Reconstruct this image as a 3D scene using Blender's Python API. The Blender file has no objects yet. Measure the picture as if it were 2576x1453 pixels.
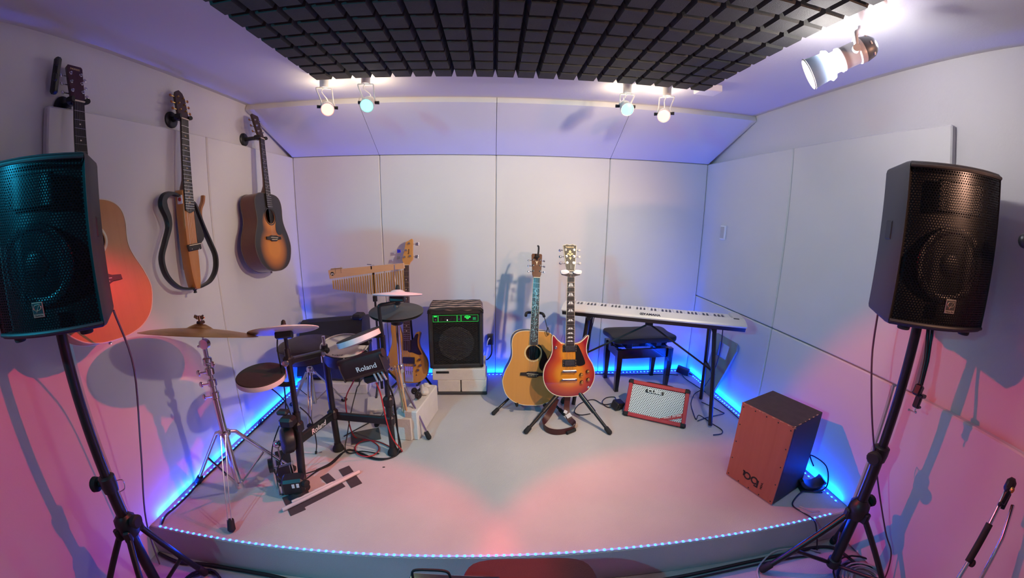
import bpy, bmesh, math, random
from mathutils import Vector, Matrix, Euler
random.seed(7)
PI = math.pi
SC = bpy.context.scene
COL = SC.collection
V = Vector

# ------------------------------------------------------------------ camera
cd = bpy.data.cameras.new('camera')
cam = bpy.data.objects.new('camera', cd)
COL.objects.link(cam)
SC.camera = cam
cd.type = 'PANO'                      # the photo was taken through a fisheye-like action lens
cd.panorama_type = 'FISHEYE_LENS_POLYNOMIAL'
cd.sensor_width = 36.0
cd.sensor_fit = 'HORIZONTAL'
_s = 36.0 and (2576.0 / 36.0) / 1000.0
cd.fisheye_fov = math.radians(178)
cd.fisheye_polynomial_k0 = 0.0
cd.fisheye_polynomial_k1 = -1.0936581 * _s
cd.fisheye_polynomial_k2 = 0.0
cd.fisheye_polynomial_k3 = 0.3176987 * _s ** 3
cd.fisheye_polynomial_k4 = -0.1531111 * _s ** 4
cd.clip_start = 0.02
_R, _U, _F = V((0.998765, -0.048122, 0.012342)), V((-0.002178, 0.205782, 0.978595)), V((0.049632, 0.977414, -0.205423))
cam.matrix_world = Matrix(((_R.x, _U.x, -_F.x, 1.542137), (_R.y, _U.y, -_F.y, -2.81305), (_R.z, _U.z, -_F.z, 1.314265), (0, 0, 0, 1)))

# ------------------------------------------------------------------ world, exposure
SC.view_settings.view_transform = 'Standard'
SC.view_settings.look = 'None'
SC.view_settings.gamma = 1.0
SC.view_settings.use_curve_mapping = False
SC.view_settings.exposure = 0.05
SC.cycles.use_denoising = True
SC.cycles.max_bounces = 8
SC.cycles.sample_clamp_indirect = 6.0
wd = bpy.data.worlds.new('world'); SC.world = wd; wd.use_nodes = True
wd.node_tree.nodes['Background'].inputs[0].default_value = (0.02, 0.02, 0.025, 1)
wd.node_tree.nodes['Background'].inputs[1].default_value = 1.0

# room measures (metres; stage top is z = 0, back wall panels at y = 0)
W, H, FLOOR, T = 3.24, 2.01, -0.165, 0.038
YF = -4.6                              # wall behind the camera
STAGE_Y = -1.725

def aim(o, target):
    o.rotation_euler = (V(target) - V(o.location)).to_track_quat('-Z', 'Y').to_euler()

def spot(name, loc, target, power, color, angle, blend, size, parent=None):
    ld = bpy.data.lights.new(name, 'SPOT'); ld.energy = power; ld.color = color
    ld.spot_size = math.radians(angle); ld.spot_blend = blend; ld.shadow_soft_size = size
    o = bpy.data.objects.new(name, ld); COL.objects.link(o); o.location = loc; aim(o, target)
    if parent: o.parent = parent
    return o

def area(name, loc, target, sx, sy, power, color):
    ld = bpy.data.lights.new(name, 'AREA'); ld.shape = 'RECTANGLE'; ld.size = sx; ld.size_y = sy
    ld.energy = power; ld.color = color
    o = bpy.data.objects.new(name, ld); COL.objects.link(o); o.location = loc; aim(o, target)
    return o

# stage lamps that stand behind the photographer, left and right of the room
spot('front_lamp', (0.04, -3.02, 1.72), (1.85, -0.65, 0.45), 108, (0.02, 0.60, 0.92), 80, 0.7, 0.03)
spot('front_lamp', (3.12, -3.10, 1.63), (1.3, 0.0, 1.0), 78, (1.0, 0.50, 0.30), 66, 0.5, 0.03)

# ------------------------------------------------------------------ materials
MATS = {}
def mat(name, color, rough=0.5, metal=0.0, spec=0.5, noise=0.0, nscale=8.0, bump=0.0, bscale=60.0, emit=None, estr=0.0, coat=0.0, alpha=None):
    if name in MATS: return MATS[name]
    m = bpy.data.materials.new(name); m.use_nodes = True; MATS[name] = m
    nt = m.node_tree; b = nt.nodes['Principled BSDF']
    b.inputs['Base Color'].default_value = (*color, 1)
    b.inputs['Roughness'].default_value = rough
    b.inputs['Metallic'].default_value = metal
    b.inputs['Specular IOR Level'].default_value = spec
    b.inputs['Coat Weight'].default_value = coat
    tc = nt.nodes.new('ShaderNodeTexCoord')
    if noise:
        n = nt.nodes.new('ShaderNodeTexNoise'); n.inputs['Scale'].default_value = nscale; n.inputs['Detail'].default_value = 6
        nt.links.new(tc.outputs['Object'], n.inputs['Vector'])
        r = nt.nodes.new('ShaderNodeMix'); r.data_type = 'RGBA'
        r.inputs[6].default_value = (*[c * (1 - noise) for c in color], 1); r.inputs[7].default_value = (*[min(1, c * (1 + noise)) for c in color], 1)
        nt.links.new(n.outputs['Fac'], r.inputs[0]); nt.links.new(r.outputs[2], b.inputs['Base Color'])
    if bump:
        n2 = nt.nodes.new('ShaderNodeTexNoise'); n2.inputs['Scale'].default_value = bscale; n2.inputs['Detail'].default_value = 4
        nt.links.new(tc.outputs['Object'], n2.inputs['Vector'])
        bp = nt.nodes.new('ShaderNodeBump'); bp.inputs['Strength'].default_value = bump; bp.inputs['Distance'].default_value = 0.01
        nt.links.new(n2.outputs['Fac'], bp.inputs['Height']); nt.links.new(bp.outputs['Normal'], b.inputs['Normal'])
    if emit:
        b.inputs['Emission Color'].default_value = (*emit, 1); b.inputs['Emission Strength'].default_value = estr
    if alpha is not None:
        b.inputs['Alpha'].default_value = alpha
    return m

def wood(name, c1, c2, rough=0.35, scale=(30, 30, 2.0), coat=0.3, dist=3.0):
    if name in MATS: return MATS[name]
    m = mat(name, c1, rough, coat=coat); nt = m.node_tree; b = nt.nodes['Principled BSDF']
    tc = nt.nodes.new('ShaderNodeTexCoord'); mp = nt.nodes.new('ShaderNodeMapping'); mp.inputs['Scale'].default_value = scale
    n = nt.nodes.new('ShaderNodeTexNoise'); n.inputs['Scale'].default_value = 1.0; n.inputs['Detail'].default_value = 8; n.inputs['Distortion'].default_value = dist
    r = nt.nodes.new('ShaderNodeMix'); r.data_type = 'RGBA'; r.inputs[6].default_value = (*c1, 1); r.inputs[7].default_value = (*c2, 1)
    nt.links.new(tc.outputs['Object'], mp.inputs[0]); nt.links.new(mp.outputs[0], n.inputs['Vector'])
    nt.links.new(n.outputs['Fac'], r.inputs[0]); nt.links.new(r.outputs[2], b.inputs['Base Color'])
    return m

def burst(name, c_in, c_mid, c_out, ellipses, lo, mid, hi, rough=0.2, coat=0.6):
    """sunburst lacquer: ellipses are (cx, cz, rx, rz); colour follows the smallest elliptic distance (object space)"""
    if name in MATS: return MATS[name]
    m = mat(name, c_in, rough, coat=coat); nt = m.node_tree; b = nt.nodes['Principled BSDF']
    tc = nt.nodes.new('ShaderNodeTexCoord'); prev = None
    for cx, cz, rx, rz in ellipses:
        s = nt.nodes.new('ShaderNodeVectorMath'); s.operation = 'SUBTRACT'; s.inputs[1].default_value = (cx, 0, cz)
        nt.links.new(tc.outputs['Object'], s.inputs[0])
        mu = nt.nodes.new('ShaderNodeVectorMath'); mu.operation = 'MULTIPLY'; mu.inputs[1].default_value = (1 / rx, 0, 1 / rz)
        nt.links.new(s.outputs[0], mu.inputs[0])
        le = nt.nodes.new('ShaderNodeVectorMath'); le.operation = 'LENGTH'; nt.links.new(mu.outputs[0], le.inputs[0])
        if prev is None: prev = le.outputs['Value']
        else:
            mn = nt.nodes.new('ShaderNodeMath'); mn.operation = 'SMOOTH_MIN'; mn.inputs[2].default_value = 0.35
            nt.links.new(prev, mn.inputs[0]); nt.links.new(le.outputs['Value'], mn.inputs[1]); prev = mn.outputs[0]
    cr = nt.nodes.new('ShaderNodeValToRGB'); e = cr.color_ramp.elements
    e[0].position = lo; e[0].color = (*c_in, 1); e[1].position = hi; e[1].color = (*c_out, 1)
    x = e.new(mid); x.color = (*c_mid, 1)
    nt.links.new(prev, cr.inputs[0]); nt.links.new(cr.outputs[0], b.inputs['Base Color'])
    return m

def grille_mat(name, pitch, thr, col, rough):
    """perforated steel: three plane waves 60 degrees apart make the honeycomb of holes (object x, z)"""
    m = mat(name, col, rough, metal=0.85); nt = m.node_tree; b = nt.nodes['Principled BSDF']
    tc = nt.nodes.new('ShaderNodeTexCoord'); acc = None
    for a in (90, 210, 330):
        d = nt.nodes.new('ShaderNodeVectorMath'); d.operation = 'DOT_PRODUCT'
        kk = 2 * PI / (pitch * 0.866)
        d.inputs[1].default_value = (math.cos(math.radians(a)) * kk, 0, math.sin(math.radians(a)) * kk)
        nt.links.new(tc.outputs['Object'], d.inputs[0])
        c = nt.nodes.new('ShaderNodeMath'); c.operation = 'COSINE'; nt.links.new(d.outputs['Value'], c.inputs[0])
        if acc is None: acc = c.outputs[0]
        else:
            s = nt.nodes.new('ShaderNodeMath'); s.operation = 'ADD'; nt.links.new(acc, s.inputs[0]); nt.links.new(c.outputs[0], s.inputs[1]); acc = s.outputs[0]
    g = nt.nodes.new('ShaderNodeMath'); g.operation = 'LESS_THAN'; g.inputs[1].default_value = thr
    nt.links.new(acc, g.inputs[0]); nt.links.new(g.outputs[0], b.inputs['Alpha'])
    return m

BLK = mat('black_plastic', (0.012, 0.012, 0.013), 0.42, noise=0.2, nscale=40)
BLKM = mat('black_metal', (0.010, 0.010, 0.011), 0.33, metal=0.0, noise=0.2, nscale=30)
RUB = mat('black_rubber', (0.013, 0.013, 0.013), 0.75, noise=0.2, nscale=60)
CHR = mat('chrome', (0.72, 0.72, 0.74), 0.16, metal=1.0, noise=0.06, nscale=20)
GOLD = mat('gold_metal', (0.86, 0.58, 0.19), 0.30, metal=1.0, noise=0.15, nscale=25)
BRASS = mat('brass', (0.52, 0.30, 0.10), 0.33, metal=1.0, noise=0.2, nscale=30)
STEEL = mat('string_steel', (0.75, 0.73, 0.70), 0.25, metal=1.0, noise=0.05)
WHT = mat('white_plastic', (0.78, 0.78, 0.78), 0.4, noise=0.04)
IVORY = mat('cream_binding', (0.80, 0.70, 0.48), 0.35, noise=0.06)
FOAMW = mat('white_polystyrene', (0.70, 0.68, 0.63), 0.85, noise=0.10, nscale=14, bump=0.35, bscale=120)
EBONY = mat('dark_fretboard', (0.018, 0.013, 0.011), 0.45, noise=0.35, nscale=50)
ROSE = wood('rosewood', (0.060, 0.025, 0.014), (0.028, 0.012, 0.008), 0.45, (60, 60, 4))
CABLE = mat('black_cable', (0.009, 0.009, 0.010), 0.5, noise=0.2)
REDC = mat('red_cable', (0.42, 0.012, 0.016), 0.45, noise=0.15)
GREYC = mat('grey_cable', (0.42, 0.40, 0.40), 0.5, noise=0.1)
WALLM = mat('white_wall_paint', (0.62, 0.61, 0.62), 0.85, noise=0.03, nscale=3, bump=0.06, bscale=90)
PANELM = mat('white_fabric_panel', (0.64, 0.635, 0.625), 0.8, noise=0.035, nscale=4, bump=0.22, bscale=5)
STAGEM = mat('grey_stage_carpet', (0.54, 0.515, 0.49), 0.9, noise=0.16, nscale=3.2, bump=0.25, bscale=260)
FLOORM = mat('grey_room_carpet', (0.44, 0.41, 0.40), 0.9, noise=0.2, nscale=7, bump=0.3, bscale=200)
FOAMB = mat('charcoal_foam', (0.030, 0.029, 0.027), 0.85, noise=0.15, nscale=50, bump=0.25, bscale=400)
# ------------------------------------------------------------------ geometry helpers
def spl(pts, n=8, closed=False):
    """Catmull-Rom through the points"""
    P = [V(p) for p in pts]; out = []; N = len(P)
    rng = N if closed else N - 1
    for i in range(rng):
        if closed: a, b, c, d = P[(i - 1) % N], P[i], P[(i + 1) % N], P[(i + 2) % N]
        else: a, b, c, d = P[max(i - 1, 0)], P[i], P[i + 1], P[min(i + 2, N - 1)]
        for j in range(n):
            t = j / n
            out.append(0.5 * ((2 * b) + (c - a) * t + (2 * a - 5 * b + 4 * c - d) * t * t + (3 * b - a - 3 * c + d) * t ** 3))
    if not closed: out.append(P[-1])
    return out

class G:
    def __init__(s): s.v = []; s.f = []; s.M = Matrix()
    def add(s, vs, fs):
        b = len(s.v); s.v += [s.M @ V(v) for v in vs]; s.f += [[b + i for i in f] for f in fs]
        return s
    def box(s, c, d, rot=None, bev=0.0):
        hx, hy, hz = d[0] / 2, d[1] / 2, d[2] / 2
        bev = min(bev, hx * 0.9, hy * 0.9, hz * 0.9)
        R = rot if rot is not None else Matrix.Identity(3)
        c = V(c)
        if bev <= 0:
            vs = [V((x * hx, y * hy, z * hz)) for x in (-1, 1) for y in (-1, 1) for z in (-1, 1)]
            fs = [(0, 1, 3, 2), (4, 6, 7, 5), (0, 4, 5, 1), (2, 3, 7, 6), (0, 2, 6, 4), (1, 5, 7, 3)]
        else:
            vs = []; idx = {}
            for x in (-1, 1):
                for y in (-1, 1):
                    for z in (-1, 1):
                        for k, (ox, oy, oz) in enumerate(((0, bev, bev), (bev, 0, bev), (bev, bev, 0))):
                            idx[(x, y, z, k)] = len(vs); vs.append(V((x * (hx - ox), y * (hy - oy), z * (hz - oz))))
            fs = []
            for sx in (-1, 1): fs.append([idx[(sx, a, b, 0)] for a, b in ((-1, -1), (1, -1), (1, 1), (-1, 1))][::sx])
            for sy in (-1, 1): fs.append([idx[(a, sy, b, 1)] for a, b in ((-1, -1), (1, -1), (1, 1), (-1, 1))][::-sy])
            for sz in (-1, 1): fs.append([idx[(a, b, sz, 2)] for a, b in ((-1, -1), (1, -1), (1, 1), (-1, 1))][::sz])
            for a in (-1, 1):
                for b in (-1, 1):
                    fs.append([idx[(a, b, -1, 0)], idx[(a, b, 1, 0)], idx[(a, b, 1, 1)], idx[(a, b, -1, 1)]])
                    fs.append([idx[(a, -1, b, 0)], idx[(a, 1, b, 0)], idx[(a, 1, b, 2)], idx[(a, -1, b, 2)]])
                    fs.append([idx[(-1, a, b, 1)], idx[(1, a, b, 1)], idx[(1, a, b, 2)], idx[(-1, a, b, 2)]])
            for x in (-1, 1):
                for y in (-1, 1):
                    for z in (-1, 1): fs.append([idx[(x, y, z, 0)], idx[(x, y, z, 1)], idx[(x, y, z, 2)]])
        return s.add([c + R @ v for v in vs], fs)
    def tube(s, pts, r, n=8, closed=False, caps=True):
        P = [V(p) for p in pts]; N = len(P)
        rad = r if isinstance(r, (list, tuple)) else [r] * N
        T0 = (P[1] - P[0]).normalized()
        up = V((0, 0, 1)) if abs(T0.z) < 0.9 else V((1, 0, 0))
        nrm = (up - T0 * up.dot(T0)).normalized(); vs = []; prevT = T0
        for i in range(N):
            if closed: t = (P[(i + 1) % N] - P[i - 1]).normalized()
            elif i == 0: t = T0
            elif i == N - 1: t = (P[i] - P[i - 1]).normalized()
            else: t = ((P[i + 1] - P[i]).normalized() + (P[i] - P[i - 1]).normalized())
            if t.length < 1e-8: t = prevT
            t = t.normalized()
            nrm = (nrm - t * nrm.dot(t)); nrm = nrm.normalized() if nrm.length > 1e-8 else t.orthogonal().normalized()
            bi = t.cross(nrm); prevT = t
            for j in range(n):
                a = 2 * PI * j / n
                vs.append(P[i] + (nrm * math.cos(a) + bi * math.sin(a)) * rad[i])
        fs = []
        for i in range(N if closed else N - 1):
            for j in range(n):
                k = (i + 1) % N
                fs.append((i * n + j, i * n + (j + 1) % n, k * n + (j + 1) % n, k * n + j))
        if caps and not closed: fs += [tuple(range(n))[::-1], tuple((N - 1) * n + j for j in range(n))]
        return s.add(vs, fs)
    def cyl(s, p0, p1, r0, r1=None, n=16):
        return s.tube([p0, p1], [r0, r0 if r1 is None else r1], n)
    def lathe(s, prof, n=32, M=None, caps=True):
        """profile of (r, z) turned about z, placed by M (a 4x4 matrix)"""
        M = M or Matrix(); vs = []; fs = []; K = len(prof)
        for r, z in prof:
            for j in range(n):
                a = 2 * PI * j / n; vs.append(M @ V((r * math.cos(a), r * math.sin(a), z)))
        for i in range(K - 1):
            for j in range(n): fs.append((i * n + j, i * n + (j + 1) % n, (i + 1) * n + (j + 1) % n, (i + 1) * n + j))
        if caps: fs += [tuple(range(n))[::-1], tuple((K - 1) * n + j for j in range(n))]
        return s.add(vs, fs)
    def prism(s, out, y0, y1, ch=0.0):
        """closed outline of (x, z) pushed from y0 (front) to y1 (back); ch rounds both edges a little"""
        O = [(p[0], p[1]) for p in out]; N = len(O)
        area_ = sum(O[i][0] * O[(i + 1) % N][1] - O[(i + 1) % N][0] * O[i][1] for i in range(N))
        if area_ < 0: O = O[::-1]
        def inset(d):
            r = []
            for i in range(N):
                a, b, c = O[i - 1], O[i], O[(i + 1) % N]
                e1 = V((b[0] - a[0], b[1] - a[1])); e2 = V((c[0] - b[0], c[1] - b[1]))
                n1 = V((-e1.y, e1.x)).normalized() if e1.length else V((0, 0)); n2 = V((-e2.y, e2.x)).normalized() if e2.length else V((0, 0))
                nn = n1 + n2; nn = nn.normalized() if nn.length > 1e-6 else n1
                r.append((b[0] + nn.x * d, b[1] + nn.y * d))
            return r
        rings = [(O, y0), (O, y1)]
        if ch > 0:
            I = inset(ch); I2 = inset(ch * 0.3)
            rings = [(I, y0), (I2, y0 + ch * 0.3), (O, y0 + ch), (O, y1 - ch), (I2, y1 - ch * 0.3), (I, y1)]
        vs = []; fs = []
        for R_, y in rings: vs += [(x, y, z) for x, z in R_]
        K = len(rings)
        for k in range(K - 1):
            for i in range(N):
                j = (i + 1) % N; fs.append((k * N + i, k * N + j, (k + 1) * N + j, (k + 1) * N + i))
        from mathutils.geometry import tessellate_polygon
        for base, flip in ((0, False), ((K - 1) * N, True)):
            tri = tessellate_polygon([[V((x, z, 0)) for x, z in rings[0 if base == 0 else -1][0]]])
            for t in tri:
                a, b, c = t
                A, B, C_ = rings[0][0][a], rings[0][0][b], rings[0][0][c]
                ccw = (B[0] - A[0]) * (C_[1] - A[1]) - (C_[0] - A[0]) * (B[1] - A[1]) > 0
                q = (a, b, c) if ccw else (a, c, b)
                fs.append(tuple(base + i for i in (q if not flip else q[::-1])))
        return s.add(vs, fs)
    def ball(s, c, r, n=16, m=10, sc=(1, 1, 1)):
        prof = [(max(1e-5, math.sin(PI * i / m)) * 1.0, -math.cos(PI * i / m)) for i in range(m + 1)]
        M = Matrix.Translation(V(c)) @ Matrix.Diagonal((r * sc[0], r * sc[1], r * sc[2], 1))
        return s.lathe(prof, n, M)
    def obj(s, name, m, parent=None, smooth=40, label=None, fixn=True):
        me = bpy.data.meshes.new(name); me.from_pydata(s.v, [], s.f); me.update()
        if fixn:
            bm = bmesh.new(); bm.from_mesh(me); bmesh.ops.recalc_face_normals(bm, faces=bm.faces); bm.to_mesh(me); bm.free()
        if m: me.materials.append(m)
        if smooth:
            me.shade_smooth(); me.set_sharp_from_angle(angle=math.radians(smooth))
        o = bpy.data.objects.new(name, me); COL.objects.link(o)
        if parent: o.parent = parent
        if label: o['label'] = label
        return o

def dirM(loc, d, up=(0, 0, 1)):
    """4x4 matrix at loc with local z along d"""
    q = V(d).normalized().to_track_quat('Z', 'Y')
    return Matrix.Translation(V(loc)) @ q.to_matrix().to_4x4()

def rzyx(yaw, pit, rol):
    return (Matrix.Rotation(yaw, 3, 'Z') @ Matrix.Rotation(rol, 3, 'Y') @ Matrix.Rotation(pit, 3, 'X'))

def thing(name, label, cat, loc=(0, 0, 0), rot=None, group=None, scale=1.0):
    o = bpy.data.objects.new(name, None); COL.objects.link(o); o.empty_display_size = 0.05
    o.location = loc
    if rot is not None: o.rotation_euler = rot.to_euler() if isinstance(rot, Matrix) else rot
    o.scale = (scale,) * 3
    o['label'] = label; o['category'] = cat
    if group: o['group'] = group
    return o

def tag(o, label, cat, group=None, kind=None):
    o['label'] = label; o['category'] = cat
    if group: o['group'] = group
    if kind: o['kind'] = kind
    return o

def struct(o):
    o['kind'] = 'structure'; return o

def text(name, s_, m, parent, loc, rot, size, ext=0.0006, off=0.0, align='CENTER', shear=0.0, sx=1.0):
    cu = bpy.data.curves.new(name, 'FONT'); cu.body = s_; cu.size = size; cu.extrude = ext; cu.offset = off
    cu.align_x = align; cu.align_y = 'CENTER'; cu.shear = shear; cu.resolution_u = 3
    cu.materials.append(m)
    o = bpy.data.objects.new(name, cu); COL.objects.link(o); o.parent = parent; o.location = loc
    o.rotation_euler = rot.to_euler() if isinstance(rot, Matrix) else rot
    o.scale = (sx, 1, 1)
    return o
FRONT = (PI / 2, 0, 0)                 # text that faces local -y, upright along z

def copy_tree(o, parent=None):
    c = o.copy(); COL.objects.link(c); c.parent = parent
    for ch in list(o.children): copy_tree(ch, c)
    return c
def cable(name, pts, r, m, label, cat='cable', n=6, group=None, closed=False):
    return tag(G().tube(spl(pts, n, closed), r, 8, closed).obj(name, m), label, cat, group)
# ================================================================== the setting
def slab(name, lo, hi, m, bev=0.0):
    c = [(a + b) / 2 for a, b in zip(lo, hi)]; d = [b - a for a, b in zip(lo, hi)]
    o = G().box((0, 0, 0), d, None, bev).obj(name, m, smooth=0); o.location = c
    return o
XL, XR = -T, W + T
struct(slab('floor', (XL - 0.1, YF - 0.1, FLOOR - 0.1), (XR + 0.1, T + 0.1, FLOOR), FLOORM))
struct(slab('ceiling', (XL - 0.1, YF - 0.1, H), (XR + 0.1, T + 0.1, H + 0.1), WALLM))
struct(slab('wall_left', (XL - 0.1, YF - 0.1, FLOOR), (XL, T + 0.1, H), WALLM))
struct(slab('wall_right', (XR, YF - 0.1, FLOOR), (XR + 0.1, T + 0.1, H), WALLM))
struct(slab('wall_back', (XL, T, FLOOR), (XR, T + 0.1, H), WALLM))
struct(slab('wall_front', (XL, YF - 0.1, FLOOR), (XR, YF, H), WALLM))
st = struct(slab('stage_floor', (XL, STAGE_Y, FLOOR), (XR, T, 0.0), STAGEM, 0.004))

# white fabric sound panels on the walls
def panel(lo, hi, label, group, bev=0.006):
    g = 0.0012
    lo = [lo[0], lo[1], lo[2]]; hi = [hi[0], hi[1], hi[2]]
    o = slab('sound_absorber', [a + g for a in lo], [b - g for b in hi], PANELM, bev)
    return tag(o, label, 'wall panel', group)
PT = 1.742
bx = (0.0, 0.681, 1.554, 2.425, W)
for i, w_ in enumerate(('left corner behind the chimes', 'behind the bass amplifier and bass guitar', 'behind the two standing guitars', 'right corner behind the keyboard')):
    panel((bx[i], 0.0, 0.002), (bx[i + 1], T, PT), 'tall white fabric sound panel on back wall, ' + w_, 'panels on the back wall')
for y0, y1, w_ in ((-0.912, T, 'carrying the sunburst guitar'), (-1.81, -0.914, 'behind the crash cymbal and frame guitar')):
    panel((-T, y0, 0.002), (0.0, y1, PT), 'tall white fabric sound panel on left wall, ' + w_, 'panels on the left wall')
panel((W, -0.902, 0.672), (W + T, T, PT), 'white fabric sound panel on right wall with the small wall opening, next to back corner', 'upper panels on the right wall')
panel((W, -1.814, 0.672), (W + T, -0.904, PT), 'white fabric sound panel on right wall behind the right loudspeaker', 'upper panels on the right wall')
panel((W, -0.902, 0.002), (W + T, T, 0.668), 'low white fabric sound panel on right wall beside the keyboard stand', 'lower panels on the right wall')
panel((W, -1.72, 0.002), (W + T, -0.904, 0.668), 'low white fabric sound panel on right wall behind the wooden box drum', 'lower panels on the right wall')
panel((W, -2.75, FLOOR + 0.004), (W + T, -1.727, 0.668), 'low white fabric sound panel on right wall behind the right tripod stand', 'lower panels on the right wall')

# sloping panels between back wall and ceiling
fy, fz = -0.513, 1.975
up = V((0, -fy, PT - fz)).normalized()           # from the top edge down to the back wall
nrm = V((0, -up.z, up.y)); nrm = nrm if nrm.z > 0 else -nrm
xs0 = (-0.035, 0.715, 1.554, 2.39, W + 0.035); 
xs1 = (0.0, 0.681, 1.554, 2.425, W)
for i, w_ in enumerate(('at the left wall', 'left of middle above the bass guitar', 'right of middle above the standing guitars', 'at the right wall')):
    g = 0.0015
    a, b = V((bx[i] + (g if i else -0.03), fy, fz)), V((bx[i + 1] - (g if i < 3 else -0.03), fy, fz))
    a = V((xs0[i] + g, fy, fz)); b = V((xs0[i + 1] - g, fy, fz))
    c, d = V((xs1[i + 1] - g, -0.002, PT)), V((xs1[i] + g, -0.002, PT))
    th = nrm * 0.04
    o = G().add([a, b, c, d, a + th, b + th, c + th, d + th], [(0, 1, 2, 3), (7, 6, 5, 4), (0, 4, 5, 1), (1, 5, 6, 2), (2, 6, 7, 3), (3, 7, 4, 0)]).obj('sloping_absorber', PANELM, smooth=0)
    tag(o, 'white fabric panel sloping up to ceiling, ' + w_, 'wall panel', 'sloping panels under the ceiling')

# charcoal foam field on the ceiling: square blocks with V grooves
fx0, fx1, fy1, cell = 0.685, 2.59, -1.015, 0.09525
g = G(); nx, ny = 20, 26; zt, zb, zg = H - 0.004, 1.945, 1.985
for i in range(nx):
    for j in range(ny):
        x0, y1 = fx0 + i * cell, fy1 - j * cell; x1, y0 = x0 + cell, y1 - cell; q = 0.011
        vs = [(x0, y0, zg), (x1, y0, zg), (x1, y1, zg), (x0, y1, zg), (x0 + q, y0 + q, zb), (x1 - q, y0 + q, zb), (x1 - q, y1 - q, zb), (x0 + q, y1 - q, zb)]
        g.add(vs, [(4, 5, 6, 7), (0, 1, 5, 4), (1, 2, 6, 5), (2, 3, 7, 6), (3, 0, 4, 7)])
g.box(((fx0 + fx1) / 2, fy1 - ny * cell / 2, (zt + zg) / 2 + 0.0005), (fx1 - fx0, ny * cell, zt - zg))
tag(g.obj('ceiling_foam', FOAMB, smooth=0), 'charcoal grooved sound foam covering the middle of the ceiling', 'acoustic foam')

# small things on the walls and ceiling
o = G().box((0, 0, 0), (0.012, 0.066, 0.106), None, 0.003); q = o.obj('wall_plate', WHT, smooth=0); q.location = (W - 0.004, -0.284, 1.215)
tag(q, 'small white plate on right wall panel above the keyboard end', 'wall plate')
G().box((-0.0068, 0.004, 0), (0.002, 0.044, 0.084), None, 0.0006).obj('recess', mat('painted_recess_shade', (0.50, 0.49, 0.48), 0.8, noise=0.1), q, 0)  # flat tile; the shade of the opening is put into its grey
q = slab('ceiling_box', (2.60, -0.965, 1.975), (2.72, -0.875, H), WHT, 0.004)
tag(q, 'small white junction box on ceiling behind the right foam corner', 'junction box')

# ------------------------------------------------------------------ blue LED strips on the stage
DIODE = mat('lit_blue_diode', (0.1, 0.3, 1.0), 0.4, emit=(0.008, 0.11, 1.0), estr=20.0)
TAPE = mat('clear_led_tape', (0.55, 0.62, 0.95), 0.25, spec=0.6, noise=0.1)
LEDC = (0.0, 0.055, 1.0)
dio = G().box((0, 0, 0.0022), (0.0088, 0.0082, 0.0036), None, 0.001).obj('diode', DIODE, None, 0)
dmesh = dio.data
bpy.data.objects.remove(dio)
def led(label, p0, p1, step, power, face, dy=0.0):
    p0, p1 = V(p0), V(p1); L = (p1 - p0).length; d = (p1 - p0) / L; side = V((-d.y, d.x, 0))
    t = thing('light_strip', label, 'light strip', p0, None, 'blue light strips round the stage')
    n = int(L / step); g = G()
    for k in range(n + 1):
        a = d * (L * k / (n + 1)); b = d * (L * (k + 0.5) / (n + 1)); c = d * (L * (k + 1) / (n + 1))
        for u, v, wu, wv in ((a, b, 0.0042, 0.0068), (b, c, 0.0068, 0.0042)):
            vs = []
            for q_, w_ in ((u, wu), (v, wv)):
                vs += [q_ + side * w_, q_ - side * w_, q_ + side * w_ + V((0, 0, 0.0016)), q_ - side * w_ + V((0, 0, 0.0016))]
            g.add(vs, [(2, 3, 7, 6), (0, 4, 5, 1), (0, 2, 6, 4), (1, 5, 7, 3)])
    g.obj('tape', TAPE, t, 0)
    for k in range(n + 1):
        o = bpy.data.objects.new('diode', dmesh); COL.objects.link(o); o.parent = t
        o.location = d * (L * (k + 0.5) / (n + 1)); o.rotation_euler = (0, 0, math.atan2(d.y, d.x))
    mid = (p0 + p1) / 2 + V((0, dy, 0.012 if not dy else 0.004))
    a = area('strip_light', mid, mid + V(face), L, 0.006, power, LEDC)
    # long side of the lamp along the strip
    z = -V(face).normalized(); x = (d - z * d.dot(z)).normalized(); y = z.cross(x)
    a.matrix_world = Matrix(((x.x, y.x, z.x, mid.x), (x.y, y.y, z.y, mid.y), (x.z, y.z, z.z, mid.z), (0, 0, 0, 1)))
    return t
led('blue light strip along the front edge of the stage', (0.03, STAGE_Y + 0.008, 0.0005), (3.13, STAGE_Y + 0.008, 0.0005), 0.0315, 5.0, (0, -1, 0.15), -0.012)
led('blue light strip on stage floor along the left wall', (0.02, -1.68, 0.0005), (0.02, -0.03, 0.0005), 0.0290, 12.0, (-0.5, 0, 1))
led('blue light strip on stage floor along the back wall', (0.03, -0.02, 0.0005), (3.20, -0.02, 0.0005), 0.0318, 25.0, (0, 0.5, 1))
led('blue light strip on stage floor along the right wall', (W - 0.02, -0.05, 0.0005), (W - 0.02, -1.66, 0.0005), 0.0290, 19.0, (0.5, 0, 1))
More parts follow.
